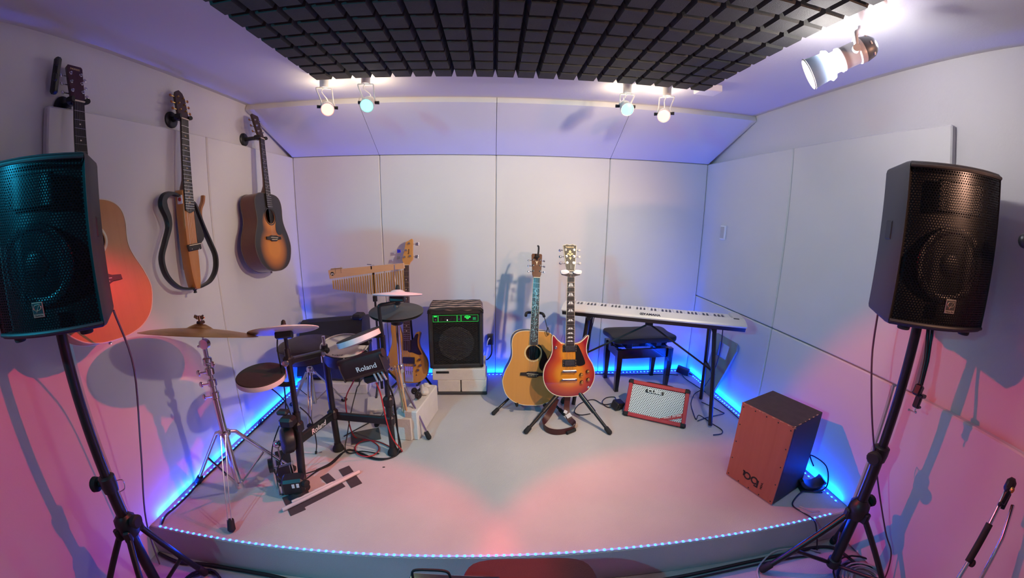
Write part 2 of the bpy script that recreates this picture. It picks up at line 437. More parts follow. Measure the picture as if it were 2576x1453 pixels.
# ================================================================== stage lamps on the ceiling
LAMPW = mat('white_lamp_body', (0.74, 0.73, 0.70), 0.4, noise=0.05)
def par(label, base, lens, direction, col, ecol, power, target, angle):
    """small ceiling spot: base, neck, yoke, can, lit lens"""
    base, lens = V(base), V(lens); d = V(direction).normalized()
    t = thing('stage_spotlight', label, 'spotlight', (base.x, base.y, H), None, 'small coloured spotlights on the ceiling')
    o_ = V((base.x, base.y, H)); L = lambda p: V(p) - o_
    side = d.cross(V((0, 0, 1))).normalized()
    piv = lens - d * 0.055
    G().lathe([(0.020, -0.052), (0.022, -0.050), (0.024, -0.004), (0.030, 0.0)], 20, Matrix.Translation(L(o_))).obj('ceiling_base', LAMPW, t)
    hw = 0.040
    top = L(o_) + V((0, 0, -0.054))
    pv = L(piv)
    pts = [pv + side * hw, V((pv.x, pv.y, top.z + 0.0)) * 0.25 + (pv + side * hw) * 0.75 + V((0, 0, 0)), top + side * hw * 0.95 + V((0, 0, -0.008)), top + side * hw * 0.7, top - side * hw * 0.7, top - side * hw * 0.95 + V((0, 0, -0.008)), (pv - side * hw) * 0.75 + V((pv.x, pv.y, top.z)) * 0.25, pv - side * hw]
    G().tube(spl(pts, 5), 0.0036, 8).obj('yoke', LAMPW, t)
    for s in (-1, 1):
        G().cyl(pv + side * s * hw * 0.78, pv + side * s * (hw + 0.012), 0.0075, 0.0085, 12).obj('side_knob', RUB, t)
    M = dirM(L(lens) - d * 0.10, d)
    can = G().lathe([(0.006, -0.012), (0.018, -0.004), (0.021, 0.0), (0.024, 0.030), (0.029, 0.033), (0.0295, 0.052), (0.025, 0.056), (0.0255, 0.070), (0.033, 0.074), (0.034, 0.1), (0.031, 0.1), (0.0305, 0.092), (0.003, 0.090)], 24, M).obj('lamp_can', LAMPW, t)
    le = G().lathe([(0.001, 0.0935), (0.030, 0.0935), (0.029, 0.096), (0.018, 0.100), (0.001, 0.102)], 24, M).obj('lit_lens', mat('lit_lens_' + col, ecol, 0.3, emit=ecol, estr=4.5), t)
    wire = [L(o_) + V((0.0, 0, -0.05)), top + side * 0.012 + V((0, 0, -0.02)), L(lens) - d * 0.10 + V((0, 0, 0.03)), L(lens) - d * 0.108]
    G().tube(spl(wire, 6), 0.0026, 6).obj('power_lead', LAMPW, t)
    s_ = spot('lamp_beam', lens + d * 0.012, target, power, {'red': (1.0, 0.030, 0.06), 'green': (0.02, 1.0, 0.55)}[col], angle, 0.3, 0.022)
    # light leaking from the vents at the back of the can
    ld = bpy.data.lights.new('vent_light', 'POINT'); ld.energy = 1.5; ld.color = (1.0, 0.80, 0.55); ld.shadow_soft_size = 0.012
    vl = bpy.data.objects.new('vent_light', ld); COL.objects.link(vl); vl.location = lens - d * 0.135
    return t
RC, GC = (1.0, 0.20, 0.16), (0.12, 1.0, 0.62)
par('small red stage spotlight, leftmost on the ceiling', (0.662, -0.871, H), (0.699, -0.915, 1.834), (0.35, -0.78, -0.42), 'red', RC, 140, (2.98, -2.40, -0.16), 52)
par('small green stage spotlight, second from left on the ceiling', (0.894, -0.903, H), (0.914, -0.95, 1.836), (0.10, -0.85, -0.52), 'green', GC, 12, (1.05, -2.8, -0.1), 62)
par('small green stage spotlight, third from left on the ceiling', (2.241, -0.84, H), (2.222, -0.905, 1.857), (-0.08, -0.85, -0.52), 'green', GC, 12, (2.1, -2.8, -0.1), 62)
par('small red stage spotlight, rightmost of the coloured row on the ceiling', (2.461, -0.85, H), (2.415, -0.92, 1.834), (-0.38, -0.78, -0.42), 'red', RC, 140, (0.14, -2.40, -0.16), 52)

# the big white track spot
t = thing('track_spotlight', 'large white lit track spotlight hanging right of the ceiling foam', 'spotlight', (2.675, -1.862, H))
o_ = V((2.675, -1.862, H))
GREYL = mat('grey_lamp_body', (0.50, 0.50, 0.54), 0.35, noise=0.06)
DKL = mat('slate_lamp_cap', (0.08, 0.10, 0.13), 0.4, noise=0.1)
G().box((0.008, -0.012, -0.008), (0.034, 0.150, 0.016), Matrix.Rotation(-0.12, 3, 'Z'), 0.006).obj('track_foot', LAMPW, t)
G().lathe([(0.019, -0.066), (0.022, -0.062), (0.022, -0.018), (0.014, -0.014)], 20, Matrix.Translation((-0.018, 0.008, 0))).obj('adapter', GREYL, t)
d = V((-0.70, 0.58, -0.42)).normalized(); side = d.cross(V((0, 0, 1))).normalized()
ctr = V((2.630, -1.852, 1.850)) - o_
arm = [V((-0.018, 0.008, -0.064)), V((-0.024, 0.008, -0.085)) - side * 0.012, ctr + V((0.0, 0, 0.045)) - side * 0.040, ctr - side * 0.042 + V((0, 0, 0.0))]
G().tube(spl(arm, 6), [0.0075] * 19, 10).obj('arm', GREYL, t)
G().cyl(ctr - side * 0.030, ctr - side * 0.050, 0.013, 0.012, 16).obj('arm_joint', LAMPW, t)
G().lathe([(0.010, -0.002), (0.016, 0.0), (0.016, 0.008), (0.010, 0.010)], 16, dirM(ctr + side * 0.01 + V((0.018, 0, 0.052)), side)).obj('tilt_knob', GREYL, t)
M = dirM(ctr, d)
G().lathe([(0.038, -0.030), (0.040, -0.026), (0.040, -0.010), (0.036, -0.006), (0.036, 0.040), (0.039, 0.042), (0.039, 0.052), (0.034, 0.055), (0.034, 0.078), (0.030, 0.082)], 32, M).obj('lamp_body', GREYL, t)
cap = G().lathe([(0.006, -0.074), (0.022, -0.070), (0.034, -0.056), (0.040, -0.032), (0.040, -0.026)], 32, M).obj('rear_cap', DKL, t)
for a in range(6):
    e = Matrix.Rotation(a * PI / 3, 4, 'Z')
    G().box((0.0355, 0, -0.050), (0.005, 0.012, 0.007), Matrix.Rotation(0.6, 3, 'Y'), 0.002).obj('vent_slot', LAMPW, cap).matrix_local = M @ e
EMW = mat('lit_white_lamp', (1, 0.97, 0.92), 0.3, emit=(1.0, 0.97, 0.95), estr=9.0)
G().lathe([(0.030, 0.074), (0.046, 0.080), (0.050, 0.090), (0.044, 0.094), (0.030, 0.092)], 28, M).obj('glowing_collar', mat('lit_collar', (1, 0.97, 0.92), 0.3, emit=(1.0, 0.95, 0.93), estr=300.0), t)
sh = G()
# snoot: thin-walled shell round the lit lamp face
sh.lathe([(0.036, 0.094), (0.044, 0.096), (0.050, 0.150), (0.0485, 0.150), (0.042, 0.098), (0.036, 0.098)], 36, M)
sh.obj('snoot', mat('blue_grey_glass', (0.16, 0.22, 0.33), 0.35, noise=0.08), t)
G().lathe([(0.001, 0.140), (0.044, 0.140), (0.0462, 0.1475), (0.001, 0.1505)], 36, M).obj('lit_lens', EMW, t)
G().tube([M @ V((0.0505 * math.cos(a), 0.0505 * math.sin(a), 0.150)) for a in [2 * PI * k / 30 for k in range(30)]], 0.0022, 6, True).obj('front_ring', LAMPW, t)
ld = bpy.data.lights.new('vent_light', 'POINT'); ld.energy = 1.0; ld.color = (0.95, 0.92, 1.0); ld.shadow_soft_size = 0.012
vl = bpy.data.objects.new('vent_light', ld); COL.objects.link(vl); vl.location = o_ + ctr - d * 0.092
p = o_ + ctr + d * 0.162
spot('lamp_beam', p, (1.50, -0.32, 0.62), 92, (1.0, 0.83, 0.63), 110, 0.75, 0.03)

# ================================================================== loudspeakers and stands
GRL = grille_mat('perforated_grille', 0.0088, 0.25, (0.012, 0.014, 0.018), 0.30)
SPK = mat('speaker_cabinet', (0.020, 0.020, 0.022), 0.55, noise=0.15, nscale=60, bump=0.15, bscale=500)
SILV = mat('badge_silver', (0.62, 0.55, 0.40), 0.3, metal=1.0, noise=0.05)
def loudspeaker(label, loc, yaw, scale=1.0):
    h = 0.512; w, D, wr = 0.356, 0.278, 0.240; b = 0.040
    t = thing('loudspeaker', label, 'loudspeaker', loc, (0, 0, yaw), 'loudspeakers on tripod stands', scale)
    n = 14
    fr = [(-w / 2 + w * i / n, -b * (1 - ((2 * i / n) - 1) ** 2)) for i in range(n + 1)]
    plan = fr + [(w / 2, 0.030), (wr / 2 + 0.004, D - 0.03), (wr / 2 - 0.02, D), (-wr / 2 + 0.02, D), (-wr / 2 - 0.004, D - 0.03), (-w / 2, 0.030)]
    # cabinet: rings up the height with softened top and bottom edges; front recessed behind the grille
    g = G(); K = len(plan); cx, cy = 0, 0.10
    rings = [(0.955, 0.0), (0.985, 0.005), (1.0, 0.016), (1.0, h - 0.016), (0.985, h - 0.005), (0.955, h)]
    vs = []
    for s, z in rings:
        for i, (x, y) in enumerate(plan):
            yy = y + (0.045 if 0 < i < n and 0.01 < z < h - 0.01 else 0.0)
            vs.append((x * s, cy + (yy - cy) * s, z))
    fs = [(k * K + i, k * K + (i + 1) % K, (k + 1) * K + (i + 1) % K, (k + 1) * K + i) for k in range(len(rings) - 1) for i in range(K)]
    fs = [f for f in fs]
    fs += [tuple(range(K))[::-1], tuple((len(rings) - 1) * K + i for i in range(K))]
    g.add(vs, fs)
    g.obj('cabinet', SPK, t, 35)
    # curved perforated grille, just proud of the front
    g = G(); m_ = 20; vs = []
    for z in (0.018, h - 0.018):
        for i in range(m_ + 1):
            u = -1 + 2 * i / m_; x = u * (w / 2 - 0.008); vs.append((x, -b * (1 - u * u) - 0.001, z))
    gr = g.add(vs, [(i, i + 1, m_ + 2 + i, m_ + 1 + i) for i in range(m_)]).obj('grille', GRL, t, 60, fixn=False)
    # rounded rims over and under the grille
    for z in (0.013, h - 0.013):
        G().tube([(x * 0.985, y - 0.001, z) for x, y in fr], 0.0065, 8).obj('grille_rim', SPK, t)
    # drivers behind the holes
    M = Matrix.Translation((0.0, -b + 0.034, 0.205)) @ Matrix.Rotation(PI / 2, 4, 'X')
    wf = G().lathe([(0.122, 0.0), (0.120, 0.004), (0.106, 0.005), (0.098, 0.002), (0.094, -0.001), (0.045, -0.0035), (0.040, 0.002), (0.024, 0.006), (0.002, 0.0068)], 40, M).obj('woofer', mat('woofer_cone', (0.010, 0.012, 0.016), 0.4, noise=0.2), t)
    G().box((0, -b + 0.026, 0.415), (0.17, 0.020, 0.095), None, 0.004).obj('horn', BLK, t)
    # handles: flush blocks in both sides, recess shade painted as near-black
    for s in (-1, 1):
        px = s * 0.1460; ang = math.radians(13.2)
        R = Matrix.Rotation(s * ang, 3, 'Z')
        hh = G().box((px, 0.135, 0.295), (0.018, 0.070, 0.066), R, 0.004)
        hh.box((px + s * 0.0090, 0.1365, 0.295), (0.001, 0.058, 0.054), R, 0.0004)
        hh.obj('handle_cup', mat('painted_handle_shade', (0.002, 0.002, 0.003), 0.5, noise=0.1), t, 0)
    for sx in (-0.115, 0.115):
        for y in (0.01, 0.22):
            G().lathe([(0.017, -0.016), (0.019, -0.014), (0.021, 0.0)], 18, Matrix.Translation((sx * (1 if y < 0.1 else 0.75), y, 0.002))).obj('foot', RUB, t)
    G().lathe([(0.0185, -0.001), (0.030, -0.001), (0.034, 0.002)], 20, Matrix.Translation((0, 0.118, 0))).obj('pole_socket', BLKM, t)
    # maker's plate: metal frame, black field, entwined letters
    pz, py = 0.082, -b - 0.003
    pl = G().box((0, py, pz), (0.037, 0.004, 0.044), None, 0.001).obj('badge', SILV, t, 0)
    G().box((0, py - 0.0022, pz + 0.004), (0.032, 0.001, 0.031), None, 0.0003).obj('badge_field', BLK, pl, 0)
    c = [(-0.001 + 0.0115 * math.cos(a), py - 0.003, pz + 0.006 + 0.0088 * math.sin(a)) for a in [math.radians(x) for x in range(60, 300, 20)]]
    p_ = [(-0.005, py - 0.003, pz - 0.008), (0.001, py - 0.003, pz + 0.004), (0.006, py - 0.003, pz + 0.0115), (0.0115, py - 0.003, pz + 0.010), (0.011, py - 0.003, pz + 0.003), (0.004, py - 0.003, pz - 0.0012), (-0.003, py - 0.003, pz + 0.001)]
    G().tube(spl([(0.012, py - 0.003, pz + 0.015), (0.004, py - 0.003, pz + 0.0155)] + c[1:], 2), 0.0011, 6).tube(spl(p_, 6), 0.0011, 6).obj('monogram', SILV, pl)
    text('lettering', 'Classic Pro', BLK, pl, (0, py - 0.0024, pz - 0.0165), FRONT, 0.0062)
    return t
loudspeaker('black loudspeaker on the left tripod, seen close with blue lit honeycomb grille', (0.301, -2.066, 1.028), 0.545, 0.94)
loudspeaker('black loudspeaker on the right tripod in front of right wall panels', (2.952, -2.014, 1.020), -0.432)

def tripod(label, base, top, hub, foot, collar, legs, knobside, zf=FLOOR):
    t = thing('speaker_stand', label, 'speaker stand', (base[0], base[1], zf), None, 'tripod stands under the loudspeakers')
    o_ = V((base[0], base[1], zf)); B = lambda z, off=(0, 0, 0): V((0, 0, z - zf)) + V(off)
    G().cyl(B(collar - 0.03), B(top), 0.0175, 0.0175, 18).obj('upper_pole', BLKM, t)
    G().cyl(B(foot), B(collar - 0.01), 0.0215, 0.0215, 18).obj('lower_pole', BLKM, t)
    co = G().lathe([(0.0235, -0.03), (0.027, -0.028), (0.030, 0.0), (0.030, 0.030), (0.022, 0.036)], 18, Matrix.Translation(B(collar))).obj('height_collar', BLK, t)
    k = V(knobside).normalized()
    G().lathe([(0.008, 0.024), (0.010, 0.040), (0.026, 0.044), (0.028, 0.062), (0.022, 0.068)], 14, dirM(B(collar), k)).obj('clamp_knob', RUB, co)
    pin = [B(collar + 0.01) - k * 0.025, B(collar + 0.015) - k * 0.060, B(collar - 0.02) - k * 0.055, B(collar - 0.035) - k * 0.03]
    G().tube(spl(pin, 5), 0.002, 6).obj('safety_pin', CHR, co)
    hb = G().lathe([(0.026, -0.045), (0.036, -0.040), (0.046, -0.01), (0.042, 0.030), (0.028, 0.045), (0.024, 0.050)], 10, Matrix.Translation(B(hub))).obj('hub', BLK, t)
    G().lathe([(0.008, 0.024), (0.010, 0.045), (0.024, 0.048), (0.026, 0.066), (0.020, 0.072)], 14, dirM(B(hub + 0.03), V((-k.y, k.x, 0)) * 0.3 - k)).obj('hub_knob', RUB, hb)
    lo = B(foot + 0.02)
    G().lathe([(0.024, -0.022), (0.030, -0.018), (0.030, 0.018), (0.024, 0.022)], 14, Matrix.Translation(lo)).obj('brace_collar', BLK, t)
    for a, r in legs:
        dx = V((math.cos(math.radians(a)), math.sin(math.radians(a)), 0))
        p0 = B(hub - 0.02) + dx * 0.036; p1 = V((0, 0, 0.013)) + dx * r
        lg = G().tube([p0, p1], 0.0125, 12).obj('leg', BLKM, t)
        dl = (p1 - p0).normalized()
        G().lathe([(0.012, -0.055), (0.0155, -0.050), (0.0165, -0.004), (0.010, 0.006)], 12, dirM(p1, dl)).obj('rubber_foot', RUB, lg)
        m_ = p0.lerp(p1, 0.62)
        G().tube([lo + dx * 0.028, m_], 0.0085, 10).obj('brace', BLKM, t)
        G().box(p0, (0.040, 0.030, 0.05), Matrix.Rotation(math.radians(a), 3, 'Z'), 0.006).obj('hinge', BLK, t, 0)
    return t
tripod('black tripod stand under the left loudspeaker', (0.215, -1.975), 1.028, 0.272, -0.08, 0.455, ((68, 0.20), (-52, 0.36), (-115, 0.36)), (-1, -0.35, 0))
tripod('black tripod stand under the right loudspeaker', (3.02, -1.900), 1.020, 0.205, -0.12, 0.475, ((164, 0.33), (-75, 0.34), (45, 0.20)), (-1, -0.3, 0))
for o in (): pass
# microphone clamp hanging on the right stand
t = thing('clamp_holder', 'black clamp bracket with a small chrome screw hanging beside right stand pole', 'clamp', (3.005, -1.972, 0.99))
L = lambda x, y, z: V((x - 3.005, y + 1.972, z - 0.99))
G().tube([L(3.040, -1.930, 1.0), L(3.036, -1.952, 0.89), L(3.012, -1.972, 0.80)], 0.0065, 10).tube([L(3.060, -1.935, 1.0), L(3.046, -1.957, 0.88), L(3.016, -1.976, 0.79)], 0.0055, 10).obj('twin_rods', BLKM, t)
G().box(L(3.004, -1.976, 0.782), (0.035, 0.026, 0.040), rzyx(0.2, 0, 0.4), 0.005).obj('rod_joint', BLK, t, 0)
cl = G().box(L(3.006, -1.985, 0.745), (0.022, 0.022, 0.05), rzyx(0.2, 0, 0.2), 0.004).box(L(3.020, -1.988, 0.762), (0.045, 0.018, 0.014), rzyx(0.2, 0, 0.2), 0.003).box(L(3.012, -1.988, 0.722), (0.030, 0.018, 0.010), rzyx(0.2, 0, 0.2), 0.003).obj('clamp_jaw', BLK, t, 0)
G().tube([L(3.004, -1.988, 0.735), L(2.998, -1.990, 0.708)], 0.003, 8).tube([L(2.976, -1.980, 0.712), L(3.004, -1.992, 0.704)], 0.0024, 8).ball(L(2.976, -1.980, 0.712), 0.0045, 10, 6).ball(L(3.004, -1.992, 0.704), 0.0045, 10, 6).obj('clamp_screw', CHR, t)
# ================================================================== guitars
# local frame of every guitar: x to the right seen from the front, z up the neck, front face towards -y
def mirror(half, n=6):
    """smooth closed outline from the right half (bottom to top) of (x, z)"""
    R_ = [(x, 0, z) for x, z in half]; L_ = [(-x, 0, z) for x, z in half[::-1] if x > 1e-6]
    P = spl(R_ + L_, n, True)
    return [(p.x, p.z) for p in P]
def closed(pts, n=6): return [(p.x, p.z) for p in spl([(x, 0, z) for x, z in pts], n, True)]
DREAD = [(0, 0), (0.06, 0.004), (0.122, 0.026), (0.172, 0.074), (0.198, 0.155), (0.184, 0.225), (0.156, 0.285), (0.143, 0.325), (0.142, 0.365), (0.147, 0.415), (0.141, 0.458), (0.118, 0.488), (0.075, 0.503), (0, 0.505)]
def fretz(nut, scale, k): return nut - scale * (1 - 2 ** (-k / 12))

def hole_top(out, c, r, y, m, name, parent, n=28):
    """flat soundboard with a round hole"""
    bm = bmesh.new()
    def loop(pts):
        vs = [bm.verts.new((x, y, z)) for x, z in pts]
        return [bm.edges.new((vs[i], vs[(i + 1) % len(vs)])) for i in range(len(vs))]
    es = loop(out) + loop([(c[0] + r * math.cos(2 * PI * i / n), c[1] + r * math.sin(2 * PI * i / n)) for i in range(n)])
    bmesh.ops.triangle_fill(bm, use_beauty=True, use_dissolve=False, edges=es, normal=(0, -1, 0))
    me = bpy.data.meshes.new(name); bm.normal_update()
    for f in bm.faces:
        if f.normal.y > 0: f.normal_flip()
    bm.to_mesh(me); bm.free(); me.materials.append(m)
    o = bpy.data.objects.new(name, me); COL.objects.link(o); o.parent = parent
    return o

def neck_set(t, nut, scale, zend, wn, we, y, nfr, neckm, body_z, heel=0.09, boardm=EBONY, inlay=None, nstr=6, saddle=None, bind=None, sw=1.0):
    """neck, fretboard, frets, nut and strings; y is the front of the fretboard"""
    wid = lambda z: wn + (we - wn) * (nut - z) / (nut - zend)
    g = G(); vs = []; n = 8
    zs = [nut, nut - 0.06, body_z + 0.10, body_z + 0.05, body_z + 0.015, body_z - 0.02]
    dp = [0.016, 0.017, 0.019, 0.024, 0.045, heel]
    for z, d in zip(zs, dp):
        w = wid(z) / 2 * (0.98 if z > body_z + 0.02 else 0.9)
        for j in range(n + 1):
            a = PI * j / n; vs.append((w * math.cos(a), y + 0.005 + d * math.sin(a) ** 0.8, z))
    K = n + 1; fs = [(i * K + j, i * K + j + 1, (i + 1) * K + j + 1, (i + 1) * K + j) for i in range(len(zs) - 1) for j in range(n)]
    fs += [(i * K, (i + 1) * K, (i + 1) * K + n, i * K + n) for i in range(len(zs) - 1)]
    fs += [tuple(range(K)), tuple((len(zs) - 1) * K + j for j in range(K))]
    g.add(vs, fs).obj('neck', neckm, t, 50)
    fb = G()
    a, b = wid(nut) / 2, wid(zend) / 2
    fb.prism([(-a, nut), (a, nut), (b, zend + 0.004), (b * 0.7, zend), (-b * 0.7, zend), (-b, zend + 0.004)], y, y + 0.0065, 0.0006)
    fbo = fb.obj('fretboard', boardm, t, 0)
    for k in range(1, nfr + 1):
        z = fretz(nut, scale, k)
        if z < zend + 0.003: break
        G().box((0, y - 0.0003, z), (wid(z) * 0.985, 0.0012, 0.0016)).obj('fret', STEEL, fbo, 0)
    if bind:
        for s in (-1, 1): G().tube([(s * a, y + 0.002, nut), (s * b, y + 0.002, zend + 0.003)], 0.0019, 6).obj('binding', bind, fbo)
    if inlay: inlay(fbo, wid, y)
    G().box((0, y - 0.0008, nut + 0.002), (wn * 1.02, 0.008, 0.0045), None, 0.0008).obj('nut', IVORY, t, 0)
    if saddle is not None:
        for k in range(nstr):
            u = -0.5 + k / (nstr - 1)
            x0 = u * wn * 0.80; x1 = u * we * 0.92
            r = 0.00075 * sw if nstr == 6 else 0.0011
            G().tube([(x0, y - 0.0022, nut + 0.002), (x1, y - 0.0042, saddle)], r - 0.00007 * k, 5).obj('string', STEEL, t)
    return wid, fbo

def tuners(hs, spots, y, m, pegm, depth=0.02, big=1.0):
    """each tuner: post on the front, shaft and button at the side"""
    for x, z, s in spots:
        g = G().cyl((x, y + 0.006, z), (x, y - 0.009, z), 0.0042 * big, 0.0036 * big, 12).cyl((x, y - 0.001, z), (x, y - 0.003, z), 0.0066 * big, None, 14)
        e = x + s * 0.034
        g.cyl((x, y + depth, z), (e, y + depth, z), 0.0024, None, 8)
        o = g.obj('tuner', m, hs)
        G().ball((e + s * 0.006, y + depth, z), 0.0085 * big, 14, 8, (0.95, 0.45, 0.85)).obj('button', pegm, o)

MAHO = wood('mahogany_side', (0.115, 0.030, 0.016), (0.070, 0.016, 0.010), 0.28, (8, 50, 8))
def dread(t, topm, sidem, rim=IVORY, neckm=None, dots=True, inlay=None, hs_m=None, guard=None, rosette=IVORY, peg=CHR, depth=0.112, pegbig=1.0, logo=None, sw=1.0):
    out = mirror(DREAD, 6)
    g = G(); N = len(out); vs = []
    for y, s in ((0.0, 1.0), (depth, 1.0)): vs += [(x * s, y, z) for x, z in out]
    g.add(vs, [(i, (i + 1) % N, N + (i + 1) % N, N + i) for i in range(N)])
    g.obj('sides', sidem, t, 60)
    bk = G().prism(out, depth - 0.001, depth + 0.002).obj('back', sidem, t, 0)
    tp = hole_top(out, (0, 0.358), 0.0495, -0.0002, topm, 'soundboard', t)
    # rim of the hole and dark inside
    G().add([(0.0495 * math.cos(2 * PI * i / 28), y, 0.358 + 0.0495 * math.sin(2 * PI * i / 28)) for y in (0, 0.005) for i in range(28)], [(i, (i + 1) % 28, 28 + (i + 1) % 28, 28 + i) for i in range(28)]).obj('hole_edge', sidem, tp)
    M = Matrix.Translation((0, -0.0006, 0.358)) @ Matrix.Rotation(PI / 2, 4, 'X')
    for r0, r1 in ((0.0525, 0.0605),):
        G().lathe([(r0, -0.0004), (r0, 0.0004), (r1, 0.0004), (r1, -0.0004), (r0, -0.0004)], 48, M, False).obj('rosette', rosette, tp)
    for y in (0.0008, depth - 0.0008):
        G().tube([(x, y, z) for x, z in out], 0.0026, 6, True).obj('binding', rim, t)
    if guard:
        pg = [(0.020, 0.418), (0.046, 0.412), (0.058, 0.392), (0.086, 0.352), (0.105, 0.300), (0.112, 0.262), (0.100, 0.240), (0.070, 0.236), (0.048, 0.256), (0.044, 0.290), (0.056, 0.330), (0.058, 0.365), (0.050, 0.392), (0.030, 0.404)]
        G().prism(closed(pg, 4), -0.0018, -0.0004).obj('pickguard', guard, t, 0)
    br = [(-0.082, 0.205), (-0.080, 0.224), (-0.045, 0.226), (-0.03, 0.232), (0.03, 0.232), (0.045, 0.226), (0.080, 0.224), (0.082, 0.205), (0.045, 0.203), (0.025, 0.193), (-0.025, 0.193), (-0.045, 0.203)]
    b = G().prism(br, -0.0095, -0.0005, 0.0015).obj('bridge', EBONY, t, 0)
    G().box((0, -0.0115, 0.2165), (0.078, 0.005, 0.003), Matrix.Rotation(0.04, 3, 'Y'), 0.0006).obj('saddle', IVORY, b, 0)
    for k in range(6): G().ball((-0.027 + 0.0108 * k, -0.0098, 0.2045), 0.003, 10, 6).obj('bridge_pin', IVORY, b)
    neckm = neckm or MAHO
    wid, fbo = neck_set(t, 0.864, 0.648, 0.412, 0.044, 0.056, -0.0085, 20, neckm, 0.505, 0.085, inlay=inlay, saddle=0.2165, bind=IVORY if inlay else None, sw=sw)
    if dots and not inlay:
        for k in (3, 5, 7, 9, 12, 15):
            z = (fretz(0.864, 0.648, k) + fretz(0.864, 0.648, k - 1)) / 2
            G().cyl((0, -0.0084, z), (0, -0.0090, z), 0.003, None, 12).obj('dot_inlay', IVORY, fbo)
    # headstock, tipped back
    hsM = Matrix.Translation((0, -0.0055, 0.866)) @ Matrix.Rotation(math.radians(-13), 4, 'X')
    g = G(); g.M = hsM
    hp = [(-0.022, 0.0), (0.022, 0.0), (0.030, 0.022), (0.036, 0.16), (0.031, 0.168), (-0.031, 0.168), (-0.036, 0.16), (-0.030, 0.022)]
    hs = g.prism(hp, 0, 0.015, 0.001).obj('headstock', hs_m or neckm, t, 0)
    tm = bpy.data.objects.new('tuning_machines', None)
    bpy.data.objects.remove(tm)
    for s in (-1, 1):
        for k in range(3):
            gx, z = s * 0.023, 0.045 + k * 0.040
            g = G(); g.M = hsM
            g.cyl((gx, 0.004, z), (gx, -0.010, z), 0.0045, 0.0038, 12).cyl((gx, -0.0005, z), (gx, -0.0028, z), 0.007, None, 14).cyl((gx, 0.019, z), (s * 0.048, 0.019, z), 0.0026, None, 8)
            o = g.obj('tuner', CHR, hs)
            g = G(); g.M = hsM
            g.ball((s * 0.054, 0.019, z), 0.0088 * pegbig, 14, 8, (0.9, 0.45, 0.95)).obj('tuner_button', peg, hs)
    if logo:
        text('lettering', logo, mat('logo_gold', (0.70, 0.52, 0.22), 0.4, noise=0.1), hs, hsM @ V((0, -0.0006, 0.150)), hsM.to_3x3() @ Matrix.Rotation(PI / 2, 3, 'X'), 0.0125)
    G().cyl((0, depth / 2, 0.002), (0, depth / 2, -0.012), 0.005, 0.007, 12).obj('strap_button', CHR, t)
    return hsM, hs, fbo, wid

def hanger(label, guitar, up=0.868):
    q = guitar.location + guitar.rotation_euler.to_matrix() @ (V((0, 0.006, up)) * guitar.scale[0])
    x, y, z = q.x - 0.016, q.y, q.z
    """wall hanger: round wall plate, arm, two padded prongs; x is where the neck hangs"""
    t = thing('guitar_hanger', label, 'guitar hanger', (-T, y, z), None, 'guitar hangers on the left wall')
    x = x + T
    G().lathe([(0.040, 0.0), (0.040, 0.008), (0.034, 0.013), (0.010, 0.016)], 28, Matrix.Rotation(PI / 2, 4, 'Y')).obj('wall_plate', BLK, t)
    G().tube([(0.010, 0, 0), (x * 0.6, 0, 0.004), (x - 0.012, 0, 0.004)], [0.013, 0.012, 0.013], 12).obj('arm', BLK, t)
    G().box((x - 0.008, 0, 0.004), (0.026, 0.040, 0.024), None, 0.005).obj('yoke', BLK, t, 0)
    for s in (-1, 1):
        G().tube(spl([(x - 0.008, s * 0.018, 0.004), (x + 0.004, s * 0.033, 0.006), (x + 0.022, s * 0.036, 0.006), (x + 0.036, s * 0.033, 0.006)], 4), 0.0105, 12).obj('prong', RUB, t)
    return t

# --- three guitars on the left wall
SUN = burst('tobacco_sunburst', (0.62, 0.22, 0.02), (0.42, 0.13, 0.012), (0.016, 0.013, 0.012), [(0.0, 0.150, 0.165, 0.165), (0.0, 0.31, 0.105, 0.10)], 0.35, 0.62, 0.93, 0.33, 0.25)
SPRUCE = wood('amber_spruce', (0.58, 0.25, 0.060), (0.50, 0.20, 0.045), 0.3, (60, 10, 2.5), dist=0.8)
t = thing('acoustic_guitar', 'sunburst acoustic guitar hanging on left wall nearest the back corner', 'guitar', (0.175, -0.597, 0.964), rzyx(1.5617, -0.1062, 0.0756), 'guitars hanging on the left wall', 0.956)
dread(t, SUN, MAHO, rim=mat('dark_binding', (0.10, 0.07, 0.05), 0.4, noise=0.1), hs_m=ROSE, rosette=EBONY, guard=mat('grey_black_guard', (0.020, 0.021, 0.022), 0.35, noise=0.1), peg=mat('bronze_button', (0.25, 0.10, 0.04), 0.35, metal=0.6, noise=0.1), depth=0.100, sw=0.55)
hanger('black wall hanger holding the sunburst acoustic guitar', t)

t = thing('acoustic_guitar', 'natural amber acoustic guitar hanging on left wall behind the left loudspeaker', 'guitar', (0.225, -1.783, 0.916), rzyx(1.444, -0.195, 0.048), 'guitars hanging on the left wall', 0.983)
dread(t, SPRUCE, wood('amber_side', (0.38, 0.15, 0.05), (0.28, 0.10, 0.03), 0.3, (8, 50, 8)), hs_m=wood('wine_headstock', (0.070, 0.016, 0.018), (0.045, 0.010, 0.012), 0.3, (40, 40, 4)), guard=None, logo='MORRIS', depth=0.080, sw=0.55)
hanger('black wall hanger holding the amber acoustic guitar', t)
# capo and tuner clip behind its headstock
q = G().box((0, 0, 0), (0.028, 0.030, 0.135), rzyx(0.1, 0, 0.06), 0.008).box((0.012, -0.012, 0.045), (0.02, 0.02, 0.03), None, 0.006).box((0.012, -0.010, -0.01), (0.02, 0.02, 0.03), None, 0.006).obj('guitar_capo', BLK, None, 0)
q.location = (0.004, -1.790, 1.850); tag(q, 'black spring capo clipped beside the headstock of the amber guitar', 'capo')

